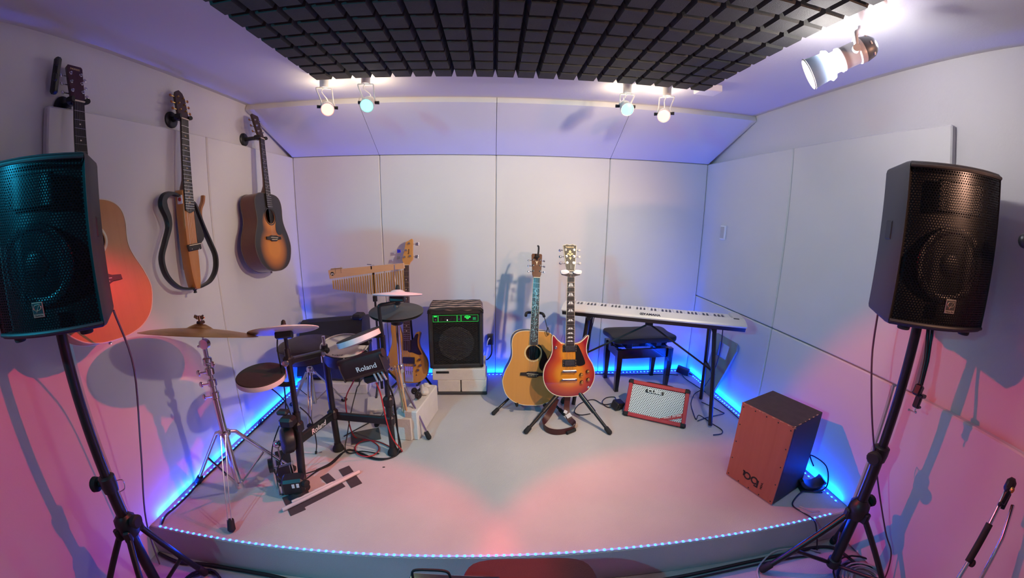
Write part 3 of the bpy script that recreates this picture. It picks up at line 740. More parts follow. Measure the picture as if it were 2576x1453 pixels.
# frame guitar (body reduced to a slim core with a black outline frame)
t = thing('frame_guitar', 'slim silent guitar with open black outline frame hanging on left wall', 'guitar', (0.100, -1.190, 0.972), rzyx(1.5268, -0.0724, 0.0729), 'guitars hanging on the left wall', 0.95)
CORE = wood('amber_maple', (0.50, 0.21, 0.05), (0.42, 0.16, 0.035), 0.3, (50, 10, 2.5), dist=0.8)
core = closed([(0, 0.0), (0.016, 0.006), (0.028, 0.08), (0.034, 0.20), (0.034, 0.34), (0.033, 0.46), (0.030, 0.50), (-0.030, 0.50), (-0.033, 0.46), (-0.034, 0.34), (-0.034, 0.20), (-0.028, 0.08), (-0.016, 0.006)], 4)
G().prism(core, 0.0, 0.052, 0.004).obj('body', CORE, t, 40)
G().box((0, 0.056, 0.23), (0.05, 0.010, 0.26), None, 0.004).obj('back_cover', EBONY, t, 0)
def band(pts, wy, th, name, m, y0=0.012, ws=None):
    P = spl([(x, 0, z) for x, z in pts], 8); N = len(P); g = G(); vs = []
    for i, p in enumerate(P):
        d = (P[min(i + 1, N - 1)] - P[max(i - 1, 0)]).normalized(); nn = V((-d.z, 0, d.x))
        f = ws[min(int(i / (N - 1) * (len(ws) - 1)), len(ws) - 2)] if ws else 1.0
        if ws:
            u = i / (N - 1) * (len(ws) - 1); k = min(int(u), len(ws) - 2); f = ws[k] + (ws[k + 1] - ws[k]) * (u - k)
        for a, b in ((-1, 0), (-0.6, -1), (0.6, -1), (1, 0), (0.6, 1), (-0.6, 1)):
            vs.append(p + nn * (th / 2 * a * f) + V((0, y0 + wy / 2 + b * wy / 2, 0)))
    K = 6; fs = [(i * K + j, i * K + (j + 1) % K, (i + 1) * K + (j + 1) % K, (i + 1) * K + j) for i in range(N - 1) for j in range(K)]
    fs += [tuple(range(K)), tuple((N - 1) * K + j for j in range(K))]
    return g.add(vs, fs).obj(name, m, t, 45)
FRM = mat('black_frame', (0.014, 0.013, 0.014), 0.38, noise=0.15)
band([(-0.034, 0.470), (-0.085, 0.478), (-0.130, 0.455), (-0.138, 0.415), (-0.118, 0.36), (-0.118, 0.31), (-0.150, 0.24), (-0.180, 0.165), (-0.165, 0.085), (-0.110, 0.025), (-0.05, 0.006), (-0.012, 0.004)], 0.030, 0.016, 'upper_frame', FRM, 0.010, [0.7, 1.4, 2.6, 3.4, 2.6, 1.6, 1.3, 1.2, 1.2, 1.2, 1.0, 0.7])
band([(0.030, 0.450), (0.060, 0.440), (0.080, 0.400), (0.112, 0.320), (0.150, 0.235), (0.178, 0.160), (0.165, 0.085), (0.115, 0.030), (0.05, 0.008), (0.012, 0.004)], 0.030, 0.017, 'lower_frame', FRM)
band([(0.150, 0.490), (0.142, 0.455), (0.118, 0.41), (0.116, 0.36), (0.140, 0.285), (0.150, 0.262)], 0.022, 0.018, 'wooden_horn', wood('horn_wood', (0.36, 0.14, 0.035), (0.28, 0.10, 0.025), 0.35, (40, 10, 4)), 0.030)
G().prism(closed([(0.038, 0.395), (0.050, 0.38), (0.082, 0.295), (0.086, 0.262), (0.070, 0.240), (0.038, 0.232)], 4), 0.002, 0.005).obj('pickguard', mat('brown_black_guard', (0.028, 0.022, 0.020), 0.4, noise=0.1), t, 0)
b = G().box((0.002, -0.006, 0.212), (0.088, 0.013, 0.034), Matrix.Rotation(-0.12, 3, 'Y'), 0.004).obj('bridge', EBONY, t, 0)
G().box((0.002, -0.0135, 0.224), (0.080, 0.005, 0.0035), Matrix.Rotation(-0.12, 3, 'Y'), 0.001).obj('saddle', IVORY, b, 0)
for x in (-0.022, 0.026): G().ball((x, -0.013, 0.202), 0.003, 10, 6).obj('bridge_screw', CHR, b)
s_ = G().box((-0.036, 0.018, 0.452), (0.006, 0.034, 0.044), None, 0.004).obj('control_panel', WHT, t, 0)
G().ball((-0.040, 0.016, 0.452), 0.010, 16, 8, (0.4, 1, 1)).obj('red_button', mat('red_plastic', (0.40, 0.02, 0.03), 0.4, noise=0.1), s_)
def oval_inlays(fbo, wid, y):
    for k in (3, 5, 7, 9, 12, 15, 17, 19):
        z = (fretz(0.86, 0.645, k) + fretz(0.86, 0.645, k - 1)) / 2
        G().ball((0, y + 0.0004, z), 0.007, 12, 6, (1.1, 0.12, 0.4)).obj('inlay', mat('amber_inlay', (0.42, 0.25, 0.10), 0.3, noise=0.3, nscale=200), fbo)
neck_set(t, 0.86, 0.645, 0.395, 0.048, 0.060, -0.008, 21, MAHO, 0.50, 0.055, inlay=oval_inlays, saddle=0.222, sw=0.55)
G().prism([(0.030, 0.397), (0.0, 0.383), (-0.030, 0.397)], -0.008, -0.0015).obj('board_end', EBONY, t, 0)
hsM = Matrix.Translation((0, -0.005, 0.862)) @ Matrix.Rotation(math.radians(-13), 4, 'X')
g = G(); g.M = hsM
hs = g.prism([(-0.024, 0), (0.024, 0), (0.034, 0.03), (0.034, 0.12), (0.022, 0.152), (0, 0.165), (-0.022, 0.152), (-0.034, 0.12), (-0.034, 0.03)], 0, 0.015, 0.001).obj('headstock', ROSE, t, 0)
for s in (-1, 1):
    for k in range(3):
        z = 0.048 + k * 0.036
        g = G(); g.M = hsM
        g.cyl((s * 0.018, 0.004, z), (s * 0.018, -0.009, z), 0.005, 0.004, 12).cyl((s * 0.018, 0.008, z), (s * 0.054, 0.008, z), 0.0028, None, 8).obj('tuner', GOLD, hs)
        g = G(); g.M = hsM
        g.ball((s * 0.058, 0.008, z), 0.009, 12, 8, (0.8, 0.6, 0.9)).obj('tuner_button', mat('amber_button', (0.34, 0.11, 0.035), 0.35, noise=0.1), hs)
G().lathe([(0.004, -0.022), (0.009, -0.020), (0.006, -0.010), (0.010, -0.004), (0.010, 0.004)], 14, Matrix.Translation((0, 0.026, 0.0))).obj('strap_button', BLK, t)
hanger('black wall hanger holding the open frame guitar', t)

# --- standing acoustic with pearl fretboard
PEARL = mat('abalone_pearl', (0.42, 0.66, 0.66), 0.2, noise=0.55, nscale=160, coat=0.5)
def tree_inlay(fbo, wid, y):
    g = G(); random.seed(3)
    for k in range(3, 20):
        z0, z1 = fretz(0.864, 0.648, k), fretz(0.864, 0.648, k - 1)
        if z0 < 0.415: break
        for q_ in range(5):
            x = random.uniform(-0.36, 0.36) * wid(z0); z = random.uniform(z0 + 0.004, z1 - 0.004)
            a = random.uniform(0, PI); r = random.uniform(0.003, 0.0062)
            pts = [(x + r * math.cos(a + f) * e, z + r * math.sin(a + f) * e) for f, e in ((0, 1.3), (0.9, 0.5), (PI, 1.3), (PI + 0.9, 0.5))]
            g.prism(pts, y - 0.0004, y + 0.0002)
        g.box((0.002 * math.sin(k * 1.7), y - 0.0001, (z0 + z1) / 2), (0.002, 0.0006, (z1 - z0) * 0.9), Matrix.Rotation(0.2 * math.sin(k * 2.1), 3, 'Y'))
    g.obj('vine_inlay', PEARL, fbo, 0)
NAT = wood('honey_spruce', (0.66, 0.32, 0.080), (0.58, 0.26, 0.060), 0.25, (70, 10, 2.0), dist=0.6)
t = thing('acoustic_guitar', 'honey coloured acoustic guitar with vine inlaid neck on a black floor stand', 'guitar', (1.789, -0.63, 0.0606), rzyx(0.0117, -0.2213, 0.0462), None, 0.988)
hsM, hs, fbo, wid = dread(t, NAT, ROSE, rim=IVORY, inlay=tree_inlay, hs_m=wood('rosewood_face', (0.16, 0.055, 0.022), (0.07, 0.022, 0.010), 0.3, (60, 60, 3)), guard=mat('black_guard', (0.008, 0.008, 0.008), 0.25, noise=0.1), rosette=mat('pale_rosette', (0.66, 0.52, 0.26), 0.3, noise=0.35, nscale=90))
g = G(); g.M = hsM
g.prism([(0, 0.085), (0.003, 0.102), (0.010, 0.118), (0.003, 0.112), (0, 0.111), (-0.003, 0.112), (-0.010, 0.118), (-0.003, 0.102)], -0.0008, 0.0002).obj('crown_inlay', IVORY, hs, 0)

# its stand: tripod with neck yoke and a hook through the headstock
def tf(p, loc=(1.789, -0.63, 0.0606), R=rzyx(0.0117, -0.2213, 0.0462), s=0.988): return V(loc) + R @ (V(p) * s)
t = thing('guitar_stand', 'black guitar stand with upright hook holding the honey coloured acoustic', 'guitar stand', (1.79, -0.50, 0))
o_ = V((1.79, -0.50, 0)); L = lambda p: V(p) - o_
ptop = tf((0.0, 0.062, 1.02)); pbase = V((1.79, -0.44, 0.16))
G().tube([L(pbase), L(tf((0, 0.135, 0.55))), L(ptop)], 0.0085, 12).obj('post', BLKM, t)
hk = [L(ptop), L(tf((0.004, 0.036, 1.075))), L(tf((0.006, 0.006, 1.085))), L(tf((0.006, -0.012, 1.072))), L(tf((0.002, 0.012, 1.020)))]
G().tube(spl([L(tf((0.0, 0.030, 0.985))), L(tf((0.003, 0.004, 1.012))), L(tf((0.006, 0.000, 1.045))), L(tf((0.008, 0.016, 1.075))), L(tf((0.006, 0.040, 1.085)))], 5), 0.006, 10).box(L(tf((0.002, 0.004, 1.008))), (0.026, 0.012, 0.016), None, 0.004).obj('hook', RUB, t)
yk = tf((0, 0.075, 0.625))
for s in (-1, 1):
    G().tube(spl([L(yk), L(tf((s * 0.036, 0.055, 0.626))), L(tf((s * 0.056, 0.022, 0.622))), L(tf((s * 0.062, -0.006, 0.606)))], 5), 0.0095, 12).obj('yoke_arm', RUB, t)
lp = [L(tf((0.062, -0.008, 0.602))), L(tf((0.070, -0.020, 0.575))), L(tf((0.088, -0.022, 0.515)))]
G().tube(spl(lp, 4), 0.0022, 6).tube(spl([lp[-1] + V(q) for q in ((0, 0, 0.02), (-0.008, 0, -0.008), (-0.004, 0, -0.03), (0.006, 0, -0.03), (0.009, 0, -0.008), (0.001, 0, 0.02))], 4), 0.0024, 6).obj('safety_strap', RUB, t)
for f_ in ((1.540, -0.640, 0.012), (2.010, -0.665, 0.012), (1.80, -0.16, 0.012)):
    lg = G().tube([L(pbase), L(f_)], 0.0088, 10).obj('leg', BLKM, t)
    dl = (V(f_) - pbase).normalized()
    G().lathe([(0.010, -0.045), (0.0135, -0.04), (0.0145, 0.004), (0.008, 0.012)], 12, dirM(L(f_), dl)).obj('rubber_foot', RUB, lg)
for s in (-1, 1):
    ft = tf((s * 0.095, 0.03, -0.006))
    G().tube(spl([L(pbase), L(V((ft.x, -0.50, 0.055))), L(ft), L(tf((s * 0.095, -0.012, 0.0))), L(tf((s * 0.095, -0.022, 0.018)))], 4), 0.008, 10).obj('body_rest', RUB, t)

# --- cherry sunburst electric
SG = closed([(0, 0), (0.07, 0.007), (0.125, 0.038), (0.158, 0.092), (0.165, 0.150), (0.150, 0.205), (0.124, 0.248), (0.110, 0.285), (0.108, 0.320), (0.114, 0.355), (0.121, 0.386), (0.112, 0.388), (0.090, 0.366), (0.064, 0.347), (0.034, 0.340),
             (0.0, 0.340), (-0.030, 0.340), (-0.058, 0.349), (-0.082, 0.368), (-0.100, 0.390), (-0.110, 0.389), (-0.112, 0.355), (-0.110, 0.320), (-0.112, 0.285), (-0.126, 0.248), (-0.152, 0.205), (-0.165, 0.150), (-0.158, 0.092), (-0.125, 0.038), (-0.07, 0.007)], 5)
CHER = burst('cherry_sunburst', (0.72, 0.27, 0.020), (0.55, 0.09, 0.016), (0.27, 0.010, 0.022), [(0.0, 0.150, 0.168, 0.150), (0.0, 0.285, 0.110, 0.120)], 0.42, 0.66, 0.98, 0.12, 0.9)
CH2 = mat('cherry_side', (0.22, 0.012, 0.018), 0.15, coat=0.9, noise=0.1)
ELOC, EROT, ES = (2.0181, -0.74, 0.1802), rzyx(0.0184, -0.1767, 0.0045), 1.0
t = thing('electric_guitar', 'cherry sunburst electric guitar on tripod stand in the middle of the stage', 'guitar', ELOC, EROT, None, ES)
G().prism(SG, 0.0, 0.045, 0.005).obj('body', CHER, t, 40)
G().tube([(x, 0.003, z) for x, z in SG], 0.0032, 6, True).obj('binding', IVORY, t)
pgo = closed([(0.020, 0.336), (0.046, 0.334), (0.060, 0.318), (0.086, 0.262), (0.100, 0.222), (0.094, 0.206), (0.068, 0.199), (0.046, 0.205), (0.040, 0.232), (0.038, 0.29), (0.032, 0.33)], 3)
G().prism(pgo, -0.0045, -0.001).obj('pickguard', mat('black_guard', (0.008, 0.008, 0.008), 0.25, noise=0.1), t, 0)
PICK = mat('pickup_black', (0.020, 0.020, 0.022), 0.35, noise=0.15)
for z in (0.312, 0.218):
    r = G().box((0, -0.003, z), (0.090, 0.006, 0.046), None, 0.002).obj('pickup_ring', PICK, t, 0)
    G().box((-0.002, -0.008, z), (0.064, 0.010, 0.034), None, 0.003).obj('pickup', mat('pickup_cover', (0.030, 0.030, 0.034), 0.45, noise=0.3, nscale=30), r, 0)
    for x in (-0.039, 0.039):
        for dz in (-0.016, 0, 0.016): G().ball((x, -0.0065, z + dz), 0.0022, 8, 5).obj('mount_screw', GOLD, r)
for z, w_, h_, nm in ((0.166, 0.094, 0.018, 'bridge'), (0.112, 0.104, 0.016, 'tailpiece')):
    b = G().box((-0.002, -0.012, z), (w_, 0.012, h_), None, 0.005).obj(nm, CHR, t, 0)
    for x in (-w_ / 2 + 0.006, w_ / 2 - 0.010): G().cyl((x - 0.002, 0.0, z), (x - 0.002, -0.020, z), 0.0065, None, 14).obj('post', CHR, b)
for x, z in ((0.076, 0.142), (0.118, 0.162), (0.080, 0.094), (0.122, 0.110)):
    k = G().lathe([(0.011, 0.0), (0.0115, 0.004), (0.0095, 0.014), (0.008, 0.016), (0.001, 0.0165)], 20, dirM((x, -0.001, z), (0, -1, 0))).obj('knob', mat('knob_black', (0.035, 0.018, 0.010), 0.3, noise=0.1), t)
    G().lathe([(0.0085, 0.0), (0.006, 0.0008)], 16, dirM((x, -0.0172, z), (0, -1, 0))).obj('knob_cap', GOLD, k)
k = G().lathe([(0.011, 0.0), (0.010, 0.003), (0.005, 0.004), (0.004, 0.016), (0.002, 0.018)], 16, dirM((-0.090, -0.001, 0.318), (0, -1, 0))).obj('selector_switch', CHR, t)
G().lathe([(0.011, 0.0), (0.010, 0.003), (0.006, 0.006), (0.003, 0.008)], 16, dirM((0.128, 0.004, 0.056), (0.25, -1, 0))).obj('output_jack', CHR, t)
def split_inlays(fbo, wid, y):
    for k in (1, 3, 5, 7, 9, 12, 15, 17, 19, 21):
        z0, z1 = fretz(0.795, 0.628, k), fretz(0.795, 0.628, k - 1); m_ = (z1 - z0) * 0.17; w = wid(z0) * 0.37
        g = G()
        a, b = z0 + m_, z1 - m_
        g.prism([(-w, a), (-0.0012, a), (-0.0012, b), (-w * 0.45, b)], y - 0.0005, y + 0.0005); g.prism([(w, a), (0.0012, a), (0.0012, b), (w * 0.45, b)], y - 0.0005, y + 0.0005)
        g.obj('inlay', mat('white_pearl', (0.80, 0.79, 0.76), 0.25, noise=0.12, nscale=120), fbo, 0)
neck_set(t, 0.795, 0.628, 0.322, 0.043, 0.056, -0.010, 22, CH2, 0.345, 0.045, inlay=split_inlays, saddle=0.166, bind=IVORY)
hsM = Matrix.Translation((0, -0.006, 0.797)) @ Matrix.Rotation(math.radians(-12), 4, 'X')
g = G(); g.M = hsM
HB = mat('gloss_black_face', (0.026, 0.019, 0.010), 0.5, coat=0.0, noise=0.2)
HO = [(-0.022, 0), (0.022, 0), (0.032, 0.055), (0.041, 0.145), (0.043, 0.165), (0.030, 0.167), (0.020, 0.172), (0, 0.168), (-0.020, 0.172), (-0.030, 0.167), (-0.043, 0.165), (-0.041, 0.145), (-0.032, 0.055)]
hs = g.prism(HO, 0, 0.014, 0.0008).obj('headstock', HB, t, 0)
g = G(); g.M = hsM
g.tube([(x, 0.0015, z) for x, z in HO], 0.0020, 6, True).obj('headstock_binding', IVORY, hs)
LG = mat('logo_gold', (0.70, 0.52, 0.22), 0.4, noise=0.1)
text('lettering', 'YAMAHA', LG, hs, hsM @ V((0, -0.0006, 0.153)), hsM.to_3x3() @ Matrix.Rotation(PI / 2, 3, 'X'), 0.013, off=0.0003)
g = G(); g.M = hsM
for pts in ([(0, 0.136), (0.006, 0.128), (0.010, 0.121), (0.004, 0.117), (0, 0.110), (-0.004, 0.117), (-0.010, 0.121), (-0.006, 0.128)],
            [(0, 0.094), (0.012, 0.108), (0.020, 0.100), (0.018, 0.112), (0.010, 0.116), (0, 0.104), (-0.010, 0.116), (-0.018, 0.112), (-0.020, 0.100), (-0.012, 0.108)],
            [(0, 0.068), (0.005, 0.080), (0.010, 0.086), (0.003, 0.086), (0, 0.090), (-0.003, 0.086), (-0.010, 0.086), (-0.005, 0.080)]):
    g.prism(pts, -0.0008, 0.0002)
g.obj('scroll_inlay', LG, hs, 0)
g = G(); g.M = hsM
g.prism([(-0.005, 0.012), (0.005, 0.012), (0.006, 0.03), (0.003, 0.042), (-0.003, 0.042), (-0.006, 0.03)], -0.0025, 0.0).obj('truss_cover', BLK, hs, 0)
for s in (-1, 1):
    for k in range(3):
        z = 0.052 + k * 0.042; gx = s * (0.021 + k * 0.003)
        g = G(); g.M = hsM
        g.cyl((gx, 0.004, z), (gx, -0.010, z), 0.0046, 0.004, 12).cyl((gx, -0.0005, z), (gx, -0.003, z), 0.0078, None, 14).cyl((gx, 0.012, z), (s * 0.056, 0.012, z), 0.0028, None, 8).obj('tuner', CHR, hs)
        g = G(); g.M = hsM
        g.ball((s * 0.061, 0.012, z), 0.011, 14, 8, (0.95, 0.45 if k % 2 else 0.8, 0.85)).obj('tuner_button', mat('pearl_button', (0.62, 0.60, 0.55), 0.3, noise=0.15) if s > 0 else CHR, hs)

# its stand: hanging yoke with white grips, folded tripod
def te(p): return V(ELOC) + EROT @ (V(p) * ES)
t = thing('guitar_stand', 'black tripod guitar stand with white neck grips holding the cherry sunburst guitar', 'guitar stand', (2.02, -0.72, 0))
o_ = V((2.02, -0.72, 0)); L = lambda p: V(p) - o_
apex = V((2.035, -0.665, 0.285)); top = te((0, 0.055, 0.775))
G().tube([L(apex), L(top)], 0.010, 12).obj('post', BLKM, t)
yb = G().box(L(te((0.0, 0.028, 0.782))), (0.060, 0.050, 0.030), EROT, 0.006).obj('yoke', BLK, t, 0)
for s in (-1, 1):
    g = G(); 
    g.M = Matrix.Translation(L(te((s * 0.040, -0.010, 0.790)))) @ EROT.to_4x4() @ Matrix.Rotation(s * 0.18, 4, 'Y')
    a = g.prism(closed([(-0.026 * s, -0.010), (0.0, -0.014), (0.022 * s, -0.008), (0.026 * s, 0.004), (0.020 * s, 0.014), (-0.012 * s, 0.012), (-0.024 * s, 0.002)], 3), -0.014, 0.012, 0.003).obj('neck_grip', WHT, yb, 40)
    g = G(); g.M = Matrix.Translation(L(te((s * 0.030, -0.006, 0.776)))) @ EROT.to_4x4()
    g.prism([(-0.030 * s, 0.0), (-0.022 * s, -0.016), (0.026 * s, -0.004), (0.032 * s, 0.010), (0.0, 0.006)], -0.010, 0.016, 0.002).obj('grip_base', BLK, yb, 0)
for f_, w_ in (((1.737, -0.862, 0.012), 1), ((2.252, -0.900, 0.012), 1), ((2.030, -0.505, 0.012), 0)):
    f_ = V(f_); st_ = apex + V((0, 0, -0.03))
    lg = G().tube([L(st_), L(st_.lerp(f_, 0.62))], 0.015, 12).tube([L(st_.lerp(f_, 0.58)), L(f_)], 0.0105, 12).obj('leg', BLKM, t)
    dl = (f_ - st_).normalized()
    G().lathe([(0.012, -0.04), (0.0155, -0.035), (0.0165, 0.002), (0.009, 0.012)], 12, dirM(L(f_), dl)).obj('rubber_foot', RUB, lg)
G().box(L(apex + V((0, 0, -0.02))), (0.05, 0.045, 0.07), None, 0.010).obj('hub', BLK, t, 0)

# --- strap hanging from it
LEA = mat('wine_leather', (0.060, 0.012, 0.012), 0.4, noise=0.25, nscale=40)
def ribbon(pts, w, th, wdir, n=6):
    P = spl(pts, n); g = G(); N = len(P); vs = []
    D = [V(d) for d in wdir]
    for i, p in enumerate(P):
        u = i / (N - 1) * (len(D) - 1); k = min(int(u), len(D) - 2); wd_ = (D[k] * (1 - u + k) + D[k + 1] * (u - k))
        tg = (P[min(i + 1, N - 1)] - P[max(i - 1, 0)]).normalized(); wd_ = (wd_ - tg * wd_.dot(tg)).normalized(); nn = tg.cross(wd_)
        vs += [p + wd_ * w / 2 + nn * th / 2, p - wd_ * w / 2 + nn * th / 2, p - wd_ * w / 2 - nn * th / 2, p + wd_ * w / 2 - nn * th / 2]
    fs = [(i * 4 + j, i * 4 + (j + 1) % 4, (i + 1) * 4 + (j + 1) % 4, (i + 1) * 4 + j) for i in range(N - 1) for j in range(4)] + [(0, 1, 2, 3), tuple((N - 1) * 4 + j for j in range(4))]
    return g.add(vs, fs)
t = thing('guitar_strap', 'dark wine leather strap hanging under the cherry guitar and curling on the floor', 'guitar strap', (1.95, -0.80, 0))
o_ = V((1.95, -0.80, 0)); L = lambda p: V(p) - o_
pts = [(2.020, -0.700, 0.165), (2.012, -0.728, 0.085), (2.024, -0.770, 0.040), (2.052, -0.815, 0.022), (2.030, -0.856, 0.021), (1.965, -0.884, 0.021), (1.905, -0.884, 0.021), (1.862, -0.852, 0.022), (1.852, -0.790, 0.022), (1.880, -0.752, 0.040), (1.915, -0.728, 0.085), (1.945, -0.706, 0.150)]
ribbon([L(p) for p in pts], 0.038, 0.003, [(1, 0, 0), (1, 0.2, 0), (0.8, 0.2, 0.2), (0.1, 0.1, 1), (0, 0, 1), (0, 0.0, 1), (0, 0, 1), (0, 0, 1), (-0.2, 0.1, 1), (-1, 0.2, 0.5), (-1, 0.2, 0.1), (-1, 0, 0)]).obj('leather_band', LEA, t, 60)
G().box(L((2.018, -0.772, 0.062)), (0.034, 0.002, 0.026), rzyx(0.2, -0.3, -0.5), 0.0006).box(L((2.000, -0.752, 0.078)), (0.026, 0.002, 0.020), rzyx(0.2, -0.3, 0.6), 0.0006).obj('paper_tag', WHT, t, 0)
G().box(L((2.054, -0.825, 0.022)), (0.028, 0.012, 0.026), rzyx(0.5, 0, 0), 0.003).box(L((2.040, -0.838, 0.022)), (0.024, 0.010, 0.024), rzyx(0.7, 0, 0), 0.003).obj('buckle', mat('clear_buckle', (0.45, 0.36, 0.28), 0.2, spec=0.8, noise=0.2), t, 0)
G().cyl((2.045 - 1.95, -0.853 + 0.80, 0.012), (1.985 - 1.95, -0.888 + 0.80, 0.012), 0.011, 0.010, 10).obj('strap_end', RUB, t)

# --- natural bass behind the hi-hat
BW = wood('natural_ash', (0.70, 0.36, 0.070), (0.58, 0.27, 0.045), 0.25, (40, 10, 3), dist=1.5)
t = thing('bass_guitar', 'natural wood bass guitar with black pickguard standing left of the bass amplifier', 'bass guitar', (0.8927, -0.29, 0.0581), rzyx(-0.1608, -0.1836, -0.0299), None, 0.952)
BO = closed([(0.0, 0.0), (0.085, 0.008), (0.145, 0.050), (0.168, 0.115), (0.163, 0.180), (0.132, 0.240), (0.103, 0.290), (0.096, 0.335), (0.104, 0.375), (0.108, 0.400), (0.092, 0.412), (0.070, 0.398), (0.052, 0.360), (0.036, 0.335),
             (0.0, 0.33), (-0.030, 0.345), (-0.048, 0.395), (-0.072, 0.450), (-0.105, 0.480), (-0.132, 0.468), (-0.138, 0.420), (-0.130, 0.360), (-0.132, 0.310), (-0.152, 0.250), (-0.172, 0.180), (-0.166, 0.105), (-0.132, 0.040), (-0.070, 0.006)], 5)
G().prism(BO, 0.0, 0.040, 0.006).obj('body', BW, t, 45)
G().prism(closed([(0.034, 0.345), (0.052, 0.355), (0.072, 0.388), (0.088, 0.396), (0.094, 0.385), (0.086, 0.340), (0.092, 0.290), (0.112, 0.252), (0.118, 0.236), (0.092, 0.232), (0.045, 0.248), (0.010, 0.255), (0.008, 0.330)], 3), -0.003, -0.0005).obj('pickguard', mat('black_guard', (0.008, 0.008, 0.008), 0.25, noise=0.1), t, 0)
pk = G().box((0.015, -0.008, 0.185), (0.098, 0.014, 0.052), None, 0.003).obj('pickup', PICK, t, 0)
br = G().box((0.015, -0.006, 0.075), (0.070, 0.008, 0.125), None, 0.003).obj('bridge', CHR, t, 0)
for k in range(4): G().box((-0.010 + k * 0.0165, -0.014, 0.085), (0.014, 0.010, 0.030), None, 0.003).obj('saddle', CHR, br, 0)
for x, z in ((0.105, 0.195), (0.066, 0.150), (0.112, 0.150), (0.092, 0.112)):
    G().lathe([(0.010, 0.0), (0.011, 0.003), (0.010, 0.016), (0.0085, 0.018), (0.001, 0.018)], 18, dirM((x, -0.001, z), (0.1, -1, 0))).obj('knob', CHR, t)
g = G().prism([(0.066, 0.060), (0.071, 0.070), (0.073, 0.078), (0.075, 0.070), (0.082, 0.062), (0.074, 0.066)], -0.001, 0.0).obj('emblem', BLK, t, 0)
def bdots(fbo, wid, y):
    for k in (3, 5, 7, 9, 12, 15, 17):
        z = (fretz(0.93, 0.835, k) + fretz(0.93, 0.835, k - 1)) / 2
        G().cyl((0, y, z), (0, y - 0.0006, z), 0.0036, None, 12).obj('dot_inlay', IVORY, fbo)
neck_set(t, 0.93, 0.835, 0.262, 0.041, 0.062, -0.009, 21, BW, 0.36, 0.035, boardm=ROSE, inlay=bdots, nstr=4, saddle=0.085)
hsM = Matrix.Translation((0, -0.006, 0.932)) @ Matrix.Rotation(math.radians(-6), 4, 'X')
g = G(); g.M = hsM
hs = g.prism(closed([(-0.020, 0.0), (0.020, 0.0), (0.034, 0.022), (0.052, 0.045), (0.048, 0.090), (0.046, 0.165), (0.042, 0.202), (0.028, 0.205), (0.006, 0.190), (-0.014, 0.178), (-0.022, 0.120), (-0.034, 0.060), (-0.038, 0.040), (-0.030, 0.025)], 3), 0, 0.014, 0.001).obj('headstock', wood('maple_head', (0.68, 0.38, 0.12), (0.58, 0.30, 0.085), 0.3, (40, 40, 3)), t, 0)
BLUEP = mat('blue_tape', (0.02, 0.03, 0.70), 0.4, noise=0.1)
for i, (x, z, s, hb_) in enumerate(((-0.014, 0.062, -1, 0), (-0.004, 0.115, -1, 1), (0.032, 0.068, 1, 0), (0.020, 0.168, 1, 0))):
    g = G(); g.M = hsM
    g.cyl((x, 0.004, z), (x, -0.014, z), 0.0085, 0.0075, 14).cyl((x, 0.018, z), (s * 0.062, 0.018, z), 0.003, None, 8).obj('tuner', CHR, hs)
    g = G(); g.M = hsM
    g.prism([(s * 0.060, z - 0.012), (s * 0.088, z - 0.015), (s * 0.090, z + 0.012), (s * 0.062, z + 0.010)], 0.014, 0.022, 0.002).obj('tuner_button', BLUEP if hb_ else CHR, hs, 0)
rr = hsM.to_3x3() @ Matrix.Rotation(PI / 2, 3, 'X') @ Matrix.Rotation(PI / 2, 3, 'Z')
text('lettering', 'Ibanez', BLK, hs, hsM @ V((0.013, -0.0006, 0.105)), rr, 0.016, off=0.0002)
# its stand, mostly hidden
def tb(p): return V((0.8927, -0.29, 0.0581)) + rzyx(-0.1608, -0.1836, -0.0299) @ (V(p) * 0.952)
t = thing('guitar_stand', 'black guitar stand behind the natural bass guitar', 'guitar stand', (0.93, -0.12, 0))
o_ = V((0.93, -0.12, 0)); L = lambda p: V(p) - o_
ap = tb((0.02, 0.075, 0.28)); ap.y = min(ap.y, -0.10)
G().tube([L((ap.x, -0.13, 0.14)), L(ap), L(tb((0.0, 0.055, 0.60)))], 0.008, 10).obj('post', BLKM, t)
for s in (-1, 1):
    G().tube(spl([L(tb((0, 0.052, 0.60))), L(tb((s * 0.035, 0.042, 0.60))), L(tb((s * 0.045, 0.012, 0.60))), L(tb((s * 0.046, -0.006, 0.598)))], 4), 0.008, 10).obj('yoke_arm', RUB, t)
    G().tube(spl([L((ap.x, -0.13, 0.14)), L(tb((s * 0.08, 0.06, 0.02))), L(tb((s * 0.08, 0.02, -0.012))), L(tb((s * 0.08, -0.012, -0.010)))], 4), 0.008, 10).obj('body_rest', RUB, t)
    G().tube([L((ap.x, -0.13, 0.14)), L((ap.x + s * 0.16, -0.27, 0.010))], 0.0085, 10).obj('leg', BLKM, t)
G().tube([L((ap.x, -0.13, 0.14)), L((ap.x, -0.045, 0.010))], 0.0085, 10).obj('leg', BLKM, t)
# ================================================================== electronic drum kit
PADW = mat('pad_white_rim', (0.66, 0.66, 0.68), 0.4, noise=0.05)
PADG = mat('pad_grey_rubber', (0.040, 0.038, 0.036), 0.7, noise=0.2, nscale=30)
MESHW = mat('mesh_head', (0.60, 0.56, 0.54), 0.6, noise=0.08, nscale=30)

